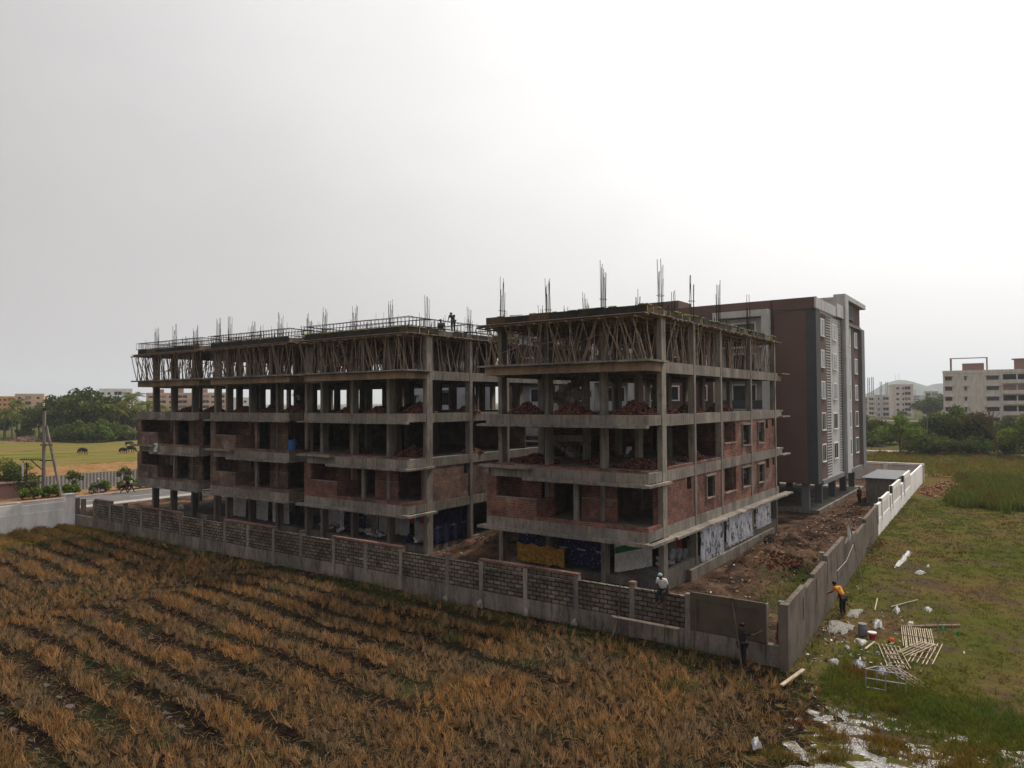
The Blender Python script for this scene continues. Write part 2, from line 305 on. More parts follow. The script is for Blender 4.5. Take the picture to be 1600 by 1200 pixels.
# ------------------------------------------------------------------ ground
_ph = rng.uniform(0, 6.28, (40, 2)); _dr = rng.uniform(0, 6.28, 40)
def fn(x, y, wl, octs=5, seed=0, gain=.55):
    "smooth fractal noise in about -1..1"
    s = 0; a = 1; tot = 0
    for o in range(octs):
        for k in range(3):
            i = (seed*7+o*3+k) % 40; t = _dr[i]; f = 6.283/wl*(1.0+.17*k)
            s = s + a*np.sin((x*math.cos(t)+y*math.sin(t))*f+_ph[i, 0]+1.3*np.sin((x*math.sin(t)-y*math.cos(t))*f*.7+_ph[i, 1]))/3
        tot += a; a *= gain; wl *= .5
    return s/tot*1.6
def grid(name, xs, ys, hf, mat, xmap=None, kind='structure', cols=None):
    X, Y = np.meshgrid(xs, ys)
    if xmap is not None: X = xmap(X, Y)
    Z = hf(X, Y); n, m = X.shape; V = np.stack([X, Y, Z], -1).reshape(-1, 3)
    idx = np.arange(n*m).reshape(n, m); F = np.stack([idx[:-1, :-1], idx[:-1, 1:], idx[1:, 1:], idx[1:, :-1]], -1).reshape(-1, 4)
    me = bpy.data.meshes.new(name); me.vertices.add(len(V)); me.vertices.foreach_set('co', V.astype(np.float32).ravel())
    me.loops.add(F.size); me.loops.foreach_set('vertex_index', F.astype(np.int32).ravel()); me.polygons.add(len(F))
    me.polygons.foreach_set('loop_start', np.arange(0, F.size, 4, dtype=np.int32)); me.polygons.foreach_set('loop_total', np.full(len(F), 4, np.int32)); me.update(calc_edges=True)
    me.polygons.foreach_set('use_smooth', np.ones(len(F), bool)); me.materials.append(MT[mat] if isinstance(mat, str) else mat)
    o = bpy.data.objects.new(name, me); COL.objects.link(o); o['kind'] = kind; return o
def m_field(name, stops, sx, sy, s=.05, ang=35, fine=3.0, bs=.6, extra=None):
    b = NB(name); mp = b.n('ShaderNodeMapping'); mp.inputs['Rotation'].default_value = (0, 0, R(-ang)); b.l(b.tc.outputs['Object'], mp.inputs[0])
    n1 = b.noise(s, 7, .65, vec=mp.outputs[0], stretch=(sx, sy, 1)); x = b.ramp(n1, stops)
    x = b.mix(.65, x, b.ramp(b.noise(fine, 7, .8), [(.3, (.45,)*3), (.7, (1.45,)*3)]), 'MULTIPLY')
    if extra: x = b.mix(b.ramp(b.noise(.32, 6, .7), [(.52, (0, 0, 0)), (.62, (1, 1, 1))]), x, extra)
    return b.fin(x, .95, b.noise(fine, 8, .8), bs, .15, spec=0.0)
MT['ground'] = m_field('open country', [(.35, (.04, .055, .018)), (.5, (.07, .075, .025)), (.6, (.10, .08, .035)), (.7, (.05, .06, .02))], .3, 1.2, .02)
MT['leftfield'] = m_field('far stubble and grass', [(.36, (.085, .105, .022)), (.44, (.13, .13, .028)), (.50, (.20, .135, .06)), (.55, (.12, .125, .025)), (.60, (.19, .125, .055)), (.68, (.075, .09, .02))], .25, 1.6, .05, 60)
MT['brownfield'] = m_soil('dry clod field', [(.35, (.15, .085, .035)), (.6, (.28, .165, .075))], .8, 3)
MT['paddy'] = m_soil('shade darkened mud', [(.35, (.009, .007, .006)), (.5, (.020, .015, .011)), (.66, (.022, .026, .011))], .5, 9)  # mud colour darkened further to stand in for shadow in the ruts
MT['turf'] = m_field('rough turf', [(.30, (.050, .062, .014)), (.43, (.080, .080, .020)), (.53, (.110, .086, .030)), (.62, (.12, .070, .034)), (.72, (.060, .064, .018))], 1, 1, .16, 0, 5, .7, (.08, .06, .04))
gm = bpy.data.meshes.new('ground'); gm.from_pydata([(-9000, -600, -.53), (9000, -600, -.53), (9000, 9000, -.53), (-9000, 9000, -.53)], [], [(0, 1, 2, 3)]); gm.materials.append(MT['ground'])
go = bpy.data.objects.new('ground', gm); COL.objects.link(go); go['kind'] = 'structure'
def wallx(y): return np.where(y < 24, 8.56-(y+7.88)*(1.74/31.94), 6.82-(y-24.06)*(.75/25.4))
# paddy with furrows
def furrow(X, Y):
    f = Y+.085*(X+14)+.28*np.clip(-20.5-X, 0, 9)**2+fn(X, Y, 12, 3, 1)*.30
    p = (f+23.1)/1.72; r_ = np.round(p); d = np.abs(p-r_)            # 0 at the middle of a wheel track
    endx = -2.5+3.5*np.sin(r_*2.3)+.25*(Y+18)                          # each track ends somewhere else
    wet = .5+.5*np.tanh((endx-X)*.7); wid = .265+.05*np.sin(r_*4.1)+.06*fn(X, Y, 3, 3, 3)
    return np.clip(1-(d/np.clip(wid, .1, .4))**2, 0, 1)*wet
def hp(X, Y): return -.33-.18*furrow(X, Y)+fn(X, Y, 1.6, 4, 2)*.035-np.clip((X-2)*.004, 0, .03)-np.clip((X-7.6)*.05, 0, .4)+np.clip(X-7.4, 0, 1)*fn(X, Y, 1.1, 3, 23)*.04
grid('stubble_field', np.arange(-50.4, 12.6, .17), np.arange(-33, -8.05, .14), hp, 'paddy')
def hr(X, Y):
    wetz = np.exp(-(((Y+13.5)/4.6)**2))*np.clip((X-6.5)/3, 0, 1)
    return -.47+fn(X, Y, 5, 5, 4)*.04+fn(X, Y, 1.2, 4, 5)*.02-wetz*.040+wetz*(fn(X*.35, Y, .85, 4, 24)*.055+fn(X*.5, Y, .5, 3, 25)*.030)+.05*np.exp(-((Y+7.2+.3*(X-9))/1.4)**2)
grid('grass_field', np.concatenate([np.arange(0, 13, .09), np.arange(13, 22, .16), np.geomspace(22, 160, 60)]), np.concatenate([np.arange(-33, -21, .2), np.arange(-21, -6, .09), np.arange(-6, 16, .18), np.geomspace(16, 122, 110)]), hr, 'turf', xmap=lambda X, Y: wallx(Y)+.02+X)
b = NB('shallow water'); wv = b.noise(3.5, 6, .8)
p = b.fin(b.ramp(b.noise(2.2, 5, .65), [(.36, (.04, .035, .03)), (.52, (.15, .14, .13)), (.68, (.40, .40, .39))]), .22, wv, .8, .05, spec=1.0); MT['water'] = p  # pale foam and sky glare painted into the water colour
b = NB('furrow water'); MT['water2'] = b.fin((.03, .025, .02), .25, b.noise(6), .2, .02, spec=.6)
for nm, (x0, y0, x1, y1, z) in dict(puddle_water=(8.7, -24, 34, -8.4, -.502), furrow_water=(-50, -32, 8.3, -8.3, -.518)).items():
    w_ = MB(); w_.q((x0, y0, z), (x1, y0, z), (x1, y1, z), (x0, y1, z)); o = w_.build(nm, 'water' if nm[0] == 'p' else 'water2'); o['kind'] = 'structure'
def mound(X, Y, cx, cy, rx, ry, h): return h*np.exp(-(((X-cx)/rx)**2+((Y-cy)/ry)**2))
def hs(X, Y):
    z = -.46+fn(X, Y, 4, 5, 6)*.09
    z += mound(X, Y, 3.0, 8.6, 1.6, 3.4, 1.25)+mound(X, Y, 4.6, 4.5, 1.0, 1.6, .4)+mound(X, Y, 2.6, 16.5, 2.0, 3.5, 1.0)+mound(X, Y, 5.2, 21, 1.2, 2.5, .7)+mound(X, Y, 3.0, 24, 2.0, 2.0, .6)+mound(X, Y, 4.9, 13, 1.3, 5, .45)+mound(X, Y, 2.2, 1.8, 1.2, 1.8, .35)
    z += mound(X, Y, -14.4, 4.5, 2.2, 3.2, 1.25)+mound(X, Y, -13.5, 9, 2, 3, .9)+mound(X, Y, 3.8, 29, 2, 7, .3)
    z += mound(X, Y, -56.2, -4, 1.8, 4.5, .35)
    rough = np.clip(mound(X, Y, 3.3, 11, 3.5, 9, 1)+mound(X, Y, -14.2, 5, 3, 5, 1), 0, 1)
    z += rough*fn(X, Y, 1.3, 5, 8)*.26
    inb = ((X < .6) & (X > -11.6) & (Y > -1) & (Y < 23.2)) | ((X < -16.6) & (X > -53) & (Y > -1) & (Y < 23.2))
    return np.where(inb, -.5+0*z, np.maximum(z, -.505))
grid('site_soil', np.concatenate([np.arange(-59.5, -17, .5), np.arange(-17, 8.5, .16)]), np.concatenate([np.arange(-7.75, 24, .16), np.arange(24, 66, .4)]), hs, 'soil', xmap=lambda X, Y: np.minimum(X, wallx(Y)-.12))
# left side: pavement, road, verge, fields
def slab(name, x0, y0, x1, y1, z0, z1, mat, kind='structure'):
    m = MB(); m.box(x0, y0, z0, x1, y1, z1); o = m.build(name, mat); o['kind'] = kind; return o
slab('pavement', -61.3, -40, -59.6, 160, -.6, -.30, 'kerb')
slab('road', -68.6, -60, -61.3, 220, -.6, -.38, 'asphalt')
slab('kerb', -68.95, -60, -68.6, 220, -.6, -.22, 'kerb')
for k in range(14):
    slab('lane_marking', -65.0, -38+k*7, -64.86, -34.5+k*7, -.379, -.376, 'paintline')
slab('verge', -77.2, -60, -68.95, 220, -.6, -.36, 'orangesoil')
grid('brown_field', np.linspace(-116, -77.4, 130), np.linspace(-40, 120, 300), lambda X, Y: -.46+fn(X, Y, 2.2, 4, 9)*.05, 'brownfield')
grid('far_field', np.linspace(-222, -116.2, 140), np.linspace(-60, 190, 200), lambda X, Y: -.44+fn(X, Y, 9, 5, 10)*.10, 'leftfield')
# right side roads
MT['dustroad'] = m_plain('pale dust road', (.36, .30, .25), .95, .2, .5)
m = MB(); m.q((-60, 122.3, -.40), (90, 121.3, -.40), (90, 125.6, -.40), (-60, 127, -.40)); o = m.build('dirt_road', 'dustroad'); o['kind'] = 'structure'
m = MB(); m.q((-160, 345, -.3), (60, 345, -.3), (60, 352, -.3), (-160, 356, -.3)); o = m.build('far_road', 'dustroad'); o['kind'] = 'structure'
grid('dry_grass_field', np.linspace(-62, 95, 120), np.linspace(74, 121, 60), lambda X, Y: -.43+fn(X, Y, 5, 5, 11)*.09, m_field('dry grass', [(.35, (.14, .12, .03)), (.48, (.15, .10, .045)), (.6, (.08, .09, .03)), (.7, (.16, .15, .04))], .5, 1.3, .07, 20))
# hills
def hill(name, cx, cy, pts, depth, mat):
    m = MB(); n = len(pts)
    dirx = np.array([rt[0], rt[1]]); dirx = dirx/np.linalg.norm(dirx); dy = np.array([-dirx[1], dirx[0]])
    rows = []
    for j in range(9):
        t = j/8; prof = math.cos((t-.5)*math.pi)
        rows.append([(*(np.array([cx, cy])+dirx*(x)+dy*(t-.5)*depth), -1+(h*prof+2*prof*math.sin(x*.03+j*1.7))*1.0 if h > 1 else -1) for x, h in pts])
    for j in range(8):
        for i in range(n-1): m.q(rows[j][i], rows[j][i+1], rows[j+1][i+1], rows[j+1][i])
    o = m.build(name, mat, smooth=True); o['kind'] = 'structure'; return o
MT['hill'] = m_plain('scrub covered hill', (.06, .07, .045), .95, .3, .01)
HD = 2700.0; hc = AT(1420, 620, HD)
def hx(px): return (px-1420)/FPX*HD
def hh(py): return (626-py)/FPX*HD
prof = [(1200, 0), (1300, 10), (1345, 12), (1356, 16), (1368, 20), (1382, 29), (1392, 34.5), (1404, 37.5), (1415, 36.5), (1428, 33), (1440, 28.5), (1449, 26.5), (1458, 30), (1470, 32), (1478, 31), (1500, 30), (1540, 24), (1600, 14), (1700, 0)]
hill('hill', hc[0], hc[1], [(hx(a), h/FPX*HD-4) for a, h in prof], 320, 'hill')

# ------------------------------------------------------------------ unfinished buildings
ZL = [0, 3.0, 6.03, 9.08, 12.0, 14.62]
def unit_slab(mb, xL, xR, z, k):
    "balcony strip of a slab: y -1.85..0"
    mb.box(xL, -1.85, z-.13, xR, 0, z)
def make_block(name, label, group, units, x0, x1, walls2, front_only=False):
    b = thing(name, ((x0+x1)/2, 0, -.5), label, 'building', group)
    cw = .27
    ycols = [0.27, 5.08-.27, 9.7-.27, 15.97-.27, 22.1-.27]
    allx = sorted(set(sum([u['cols'] for u in units], [])))
    # columns: one continuous shaft each, from footing to the shuttered roof
    for ci, cx in enumerate(allx):
        for yi, cy in enumerate(ycols):
            edge = (cx == allx[-1] or cx == allx[0]) and yi > 0
            wx, wy = (.23, .14) if False else ((.24, .14) if edge else (.14, .28))
            m = MB(); m.box(cx-wx, cy-wy-.015, -.6, cx+wx if not edge else (x1+.02 if cx == allx[-1] else cx+wx), cy+wy, 14.6)
            if cx == allx[-1] and not edge: m = MB(); m.box(cx-wx, cy-wy-.015, -.6, x1+.02, cy+wy, 14.6)
            m.build('column', 'conc', b)
    # floor slabs with downstand beams
    for k in (1, 2, 3, 4):
        z = ZL[k]; m = MB(); m.box(x0, 0, z-.14, x1, 22.5, z)
        for cy in ycols[1:]: m.box(x0+.01, cy-.11, z-.5, x1-.26, cy+.11, z-.14)
        for cx in allx[1:-1]: m.box(cx-.11, .26, z-.46, cx+.11, 22.2, z-.14)
        for u in units: m.box(u['xL'], -1.85, z-.14, u['xR'], 0, z)
        m.build('floor_slab', 'conc', b)
        # edge beams
        e = MB(); e.box(x1-.25, .0, z-.62, x1, 22.5, z-.14); e.box(x0, 0, z-.62, x0+.25, 22.5, z-.14); e.box(x0+.25, 22.25, z-.6, x1-.25, 22.5, z-.14)
        prev = x0
        for u in units:
            if u['xL']-prev > .3: e.box(max(prev, x0+.25), 0, z-.6, u['xL'], .24, z-.14)
            prev = u['xR']
        e.build('edge_beam', 'conc', b)
        for u in units:
            xL, xR = u['xL'], u['xR']; e = MB()
            mt = 'conc'
            if k == 4:
                e.box(xL, -1.85, z-.56, xR, -1.65, z-.14); e.box(xL, -1.65, z-.56, xL+.2, 0, z-.14); e.box(xR-.2, -1.65, z-.56, xR, 0, z-.14); mt = 'conc_tan'
            elif k == 3 or k == 1:
                e.box(xL, -1.85, z-.55, xR, -1.65, z-.14); e.box(xL, -1.65, z-.55, xL+.2, 0, z-.14); e.box(xR-.2, -1.65, z-.55, xR, 0, z-.14)
            else:
                xm = xL+3.35
                e.box(xL+.25, -1.78, z-.62, xm, -1.6, z-.14); e.box(xm, -1.85, z-.55, xR, -1.65, z-.14); e.box(xR-.2, -1.65, z-.55, xR, 0, z-.14)
            e.build('balcony_beam', mt, b)
            l = MB(); cur = [l]
            def rag(a, bb, y0, z0, z1, out, l_=None):
                l = cur[0]
                x = a
                while x < bb-.02:
                    w = min(bb-x, random.uniform(.5, 1.1)); o_ = out+random.uniform(-.05, .05); l.box(x, y0-o_, z0+random.uniform(-.012, .012), x+w, y0, z1+random.uniform(-.012, .012)); x += w
            ends = []
            if k == 4: rag(xL-.45, xR, -1.853, z-.07, z+.035, .38); ends = [(xR+.003, -2.2, z-.07, xR+.32, .3, z+.03), (xL-.45, -1.85, z-.07, xL-.003, -.1, z+.03)]
            elif k == 3: rag(xL-.5, xR+.1, -1.855, z-.68, z-.55, .36); ends = [(xL-.5, -1.85, z-.68, xL-.003, 0, z-.55)]
            elif k == 2:
                rag(xL-.35, xL+3.3, -1.853, z-.09, z+.06, .36); l.build('slab_ledge', 'conc', b); l = MB(); cur[0] = l; rag(xL+2.9, xR+.05, -1.855, z-.72, z-.55, .4); ends = [(xR+.055, -2.25, z-.7, xR+.3, .6, z-.57)]
            else: rag(xL-.45, xR+.1, -1.855, z-.72, z-.55, .42); ends = [(xR+.105, -2.27, z-.72, xR+.45, .6, z-.57), (xL-.45, -1.85, z-.7, xL-.003, 0, z-.57)]
            l.build('slab_ledge', 'conc', b)
            for e_ in ends: q_ = MB(); q_.box(*e_); q_.build('ledge_return', 'conc', b)
    # front brickwork
    for u in units:
        xL, xR = u['xL'], u['xR']; c = u['cols']
        for k in (1, 2):
            if k == 2 and not u['walls2']:
                m = MB(); m.box(xL, -1.84, ZL[2]+.003, xR, -1.73, ZL[2]+.14); m.build('brick_kerb', 'brick', b); continue
            z = ZL[k]+.003; zt = ZL[k+1]-.62; mt = u['brick']
            m = MB(); m.box(xL, -1.84, z, xL+.72, -1.62, zt if k == 2 else zt+.002); m.box(xL+.72, -1.84, z, xL+3.6, -1.62, z+1.18)
            m.build('balcony_wall', mt, b)
            m = MB(); m.box(xL+3.38, -1.615, z, xL+3.6, .0, z+1.16); m.build('balcony_wall', mt, b)
            m = MB(); m.box(xL+.01, -1.615, z, xL+.22, .04, zt); m.build('balcony_wall', mt, b)
            m = MB(); m.box(xL+3.62, -1.84, z, xR, -1.72, z+.22); m.box(xR-.12, -1.72, z, xR, -.02, z+.22); m.build('parapet', mt, b)
            m = MB(); m.box(xL+.74, -1.845, z+1.18, xL+3.62, -1.6, z+1.215); m.build('wall_coping', 'conc', b)
            # inner facade: brick piers between dark openings
            m = MB(); wall_holes(m, 'y', 0.05, .2, xL-.3, xR-.1, z, ZL[k+1]-.5, [(xL+2.7, xL+3.3, z, z+2.1), (xL+3.62, xL+5.5, z, z+2.25), (xL+7.8, xL+10.0, z, z+2.3)]); m.build('brick_wall', mt, b)
            m = MB(); m.box(xL+6.0, -1.70, z+.0, xL+6.27, -1.5, ZL[k+1]-.56); m.build('stub_column', 'conc' if k == 1 else mt, b)
            m = MB(); m.box(xL+5.52, .03, z+1.2, xL+7.78, .048, z+1.26); m.build('lintel_band', 'conc', b)
    # inner partitions (rooms behind are closed by them)
    for k in walls2:
        z = ZL[k]; zt = ZL[k+1]-.5
        m = MB(); wall_holes(m, 'y', 12.2, .12, x0+.3, x1-.3, z+.003, ZL[k+1]-.15, [(x0+5, x0+6, z+.003, z+2.1)]); m.build('partition', 'brick_grey', b)
        m = MB(); m.box(x0+.26, 6, z+.003, x0+.4, 22.0, zt); m.build('partition', 'brick_grey', b)
        if k == 1:
            for u in units:
                for cx in u['cols'][1:3]:
                    m = MB(); m.box(cx-.06, .6, z+.003, cx+.06, 12.0, ZL[2]-.47); m.build('partition', 'brick_grey', b)
    return b
U3 = dict(xL=-10.6, xR=0.0, cols=[-10.9, -7.43, -3.67, -.13], walls2=False, brick='brick')
U2 = dict(xL=-27.7, xR=-17.1, cols=[-27.95, -24.55, -20.8, -17.3], walls2=False, brick='brick')
U1b = dict(xL=-39.95, xR=-29.5, cols=[-40.45, -37.1, -33.45, -29.8], walls2=True, brick='brick_grey')
U1a = dict(xL=-52.0, xR=-41.7, cols=[-52.6, -49.35, -45.8, -42.2], walls2=True, brick='brick_grey')
blockR = make_block('unfinished_building', 'nearest unfinished concrete and brick block with a wooden-propped top floor, beside the brown block', 'unfinished blocks', [U3], -11.15, 0.0, (1, 2))
blockL = make_block('unfinished_building', 'long unfinished concrete block of three balcony bays, left of the nearest block', 'unfinished blocks', [U2, U1b, U1a], -52.85, -17.1, (1, 2))
# plinths, raised ground floors
for b_, x0, x1 in ((blockR, -11.15, 0), (blockL, -52.85, -17.1)):
    m = MB(); m.box(x0+.4, .3, -.6, x1-.32, 22.4, -.06); m.build('ground_floor', 'conc_dark', b_)
m = MB(); m.box(-.3, .6, -.6, .02-.04, 22.1, .55); m.box(.0, 3.2, -.6, .30, 20, .12); m.build('plinth_wall', 'plinth', blockR)
# side wall of the near block
for k, a0, holes in ((1, .3, [(3.5, 4.15, 4.66, 5.4), (6.55, 8.05, 3.85, 5.15), (9.95, 12.25, 3.8, 5.38), (13.5, 15.35, 3.8, 5.12), (17.15, 18.65, 3.8, 5.1), (19.25, 20.0, 4.67, 5.36), (20.9, 21.5, 4.8, 5.36)]),
                     (2, 9.75, [(9.95, 12.25, 7.05, 8.41), (13.6, 15.45, 6.72, 8.12), (17.15, 18.75, 6.72, 8.2), (19.2, 19.85, 7.7, 8.4), (20.9, 21.5, 7.8, 8.4)])):
    m = MB(); wall_holes(m, 'x', -.03, .22, a0, 22.05, ZL[k]+.003, ZL[k+1]-.625, holes); m.build('brick_wall', 'brick', blockR)
    for (a, c, z0, z1) in holes:
        if c-a > 1.2:
            m = MB(); t = .09; m.box(-.2, a, z0-t, .05, c, z0-.002); m.box(-.2, a-t, z1+.002, .06, c+t, z1+t+.02) if z1 < ZL[k+1]-.75 else None
            if z1 < ZL[k+1]-.75: m.box(-.12, a-.003, z0, .045, a+.07, z1); m.box(-.12, c-.07, z0, .045, c+.003, z1)
            m.build('window_frame', 'conc', blockR)
m = MB(); m.box(-.12, .6, ZL[2]+.003, -.01, 9.6, ZL[2]+.17); m.build('brick_kerb', 'brick', blockR)
m = MB(); x = .75; y = .6
while y < 24.3:
    w = random.uniform(.7, 1.4); m.box(.003, y, 2.31+random.uniform(-.01, .01), .62+random.uniform(-.05, .04), min(y+w, 24.3), 2.43+random.uniform(-.01, .01)); y += w
m.build('sunshade_ledge', 'conc', blockR)
for z in (ZL[2], ZL[3], ZL[4]):
    m = MB(); m.box(-6, 22.52, z-.13, .0, 24.0, z-.02) ; m.box(-.2, 22.52, z-.6, .0, 23.6, z-.135); m.box(.003, 22.7, z-.6 if z < 12 else z-.07, .35, 24.9, z-.5 if z < 12 else z+.02); m.build('rear_balcony', 'conc_tan' if z > 11 else 'conc', blockR)
m = MB(); wall_holes(m, 'x', -17.14, .22, .5, 22, ZL[1]+.003, ZL[2]-.625, [(4.0, 4.75, 4.65, 5.4), (7, 8.6, 3.9, 5.2)]); m.build('brick_wall', 'brick_grey', blockL)
m = MB(); wall_holes(m, 'x', -11.15+.22, .2, .5, 22, ZL[1]+.003, ZL[2]-.625, [(7, 8.6, 3.9, 5.2)]); m.build('brick_wall', 'brick_grey', blockR)
m = MB(); wall_holes(m, 'x', -52.63, .2, .5, 22, ZL[1]+.003, ZL[2]-.625, [(7, 8.6, 3.9, 5.2)]); m.build('brick_wall', 'brick_grey', blockL)
m = MB(); wall_holes(m, 'x', -52.63, .2, .5, 22, ZL[2]+.003, ZL[3]-.625, [(7, 8.6, 6.9, 8.2)]); m.build('brick_wall', 'brick_grey', blockL)
# white washed ground floor rooms under the left block
m = MB(); m.box(-41.2, 5.3, -.05, -33.0, 5.42, 2.5); m.build('partition', 'offwhite', blockL)
m = MB(); m.box(-51.0, 14.6, -.3, -42.4, 14.75, 2.4); m.build('partition', 'offwhite', blockL)
# staircase of the near block
for (z0, z1) in ((ZL[2], ZL[3]), (ZL[3], ZL[4])):
    m = MB(); n = 9; h = (z1-z0)/2/n
    for i in range(n): m.box(-9.0-i*.28, 6.0, z0+i*h-.15 if i else z0+.003, -9.28-i*.28, 7.1, z0+(i+1)*h)
    m.box(-12.0+.5, 5.9, z0+n*h-.2, -11.52+.3, 8.6, z0+n*h-.003)
    m.box(-11.0, 5.55, z0+n*h-.42, -7.6, 5.8, z0+n*h)
    for i in range(n): m.box(-11.2+i*.28, 7.3, z0+(n+i)*h-.15, -10.92+i*.28, 8.4, min(z0+(n+i+1)*h, z1-.15))
    m.build('staircase', 'conc', blockR)
# ------------------------------------------------------------------ rebar starters
def rebar(parent, cx, cy, h, n=7):
    m = MB(); lean = random.uniform(-.05, .05)
    for i in range(n):
        a = 2*math.pi*i/n+random.random()*.4; x = cx+.11*math.cos(a); y = cy+.2*math.sin(a); hh_ = h*random.uniform(.62, 1.08)
        dx = random.uniform(-.05, .05)+lean; dy = random.uniform(-.05, .05)
        m.path([(x, y, 14.55), (x+dx*.3, y+dy*.3, 14.9+hh_*.5), (x+dx, y+dy, 14.9+hh_)], .018, 4)
    zt = 14.95+h*random.uniform(.18, .35)
    for zz in (14.98, zt):
        m.path([(cx-.13, cy-.22, zz), (cx+.13, cy-.22, zz+.02), (cx+.13, cy+.22, zz), (cx-.13, cy+.22, zz), (cx-.13, cy-.22, zz)], .012, 4)
    m.build('rebar_bundle', 'rebar', parent)
for b_, us in ((blockR, [U3]), (blockL, [U2, U1b, U1a])):
    for u in us:
        for ci, cx in enumerate(u['cols']):
            for yi, cy in enumerate([.27, 4.8, 9.4, 15.7, 21.8]):
                rebar(b_, cx, cy, (random.uniform(2.0, 2.7) if yi == 0 or ci == 3 else random.uniform(1.1, 2.0))*(1.12 if u is U3 else 1), 8 if yi == 0 else 6)
for k in range(14):
    rebar(blockR, random.uniform(-10.5, -.5), random.uniform(2, 21), random.uniform(.7, 1.6), 4)
for k in range(16):
    rebar(blockL, random.uniform(-52, -18), random.uniform(.5, 14), random.uniform(.9, 1.9), 4)
def cage(parent, p, q, w=.3, h=.58, z=14.98):
    p, q = Vector((*p, z)), Vector((*q, z)); d = (q-p); L = d.length; d.normalize(); s = Vector((-d.y, d.x, 0)); m = MB()
    for a in (-w/2, w/2):
        for hh_ in (0.02, h):
            off = [random.uniform(-.03, .03) for _ in range(6)]
            m.path([p+s*a+d*L*i/5+Vector((0, 0, hh_+off[i])) for i in range(6)], .018, 4)
    t = .1
    while t < L:
        c = p+d*t; tl = random.uniform(-.02, .05)
        pts = [c-s*w/2, c+s*w/2, c+s*w/2+Vector((0, 0, h+.02))+d*tl, c-s*w/2+Vector((0, 0, h+.02))+d*tl, c-s*w/2]
        m.path(pts, .014, 3); t += .36
    for i in range(int(L/1.4)):
        c = p+d*random.uniform(0, L)+s*random.choice((-w/2, w/2)); m.tube(c, c+Vector((0, 0, h+random.uniform(.1, .5))), .012, 4)
    m.build('rebar_cage', 'rebar', parent)
for u in (U2, U1b, U1a):
    xL, xR = u['xL'], u['xR']
    cage(blockL, (xL-.6, -1.6), (xR+.1, -1.6)); cage(blockL, (xL-.3, .3), (xR, .3)); cage(blockL, (xR-.15, -1.5), (xR-.15, 12)); cage(blockL, (xL-.1, -1.5), (xL-.1, 8))
    cage(blockL, (xL, 4.8), (xR, 4.8)); cage(blockL, (xL, 9.5), (xR, 9.5))
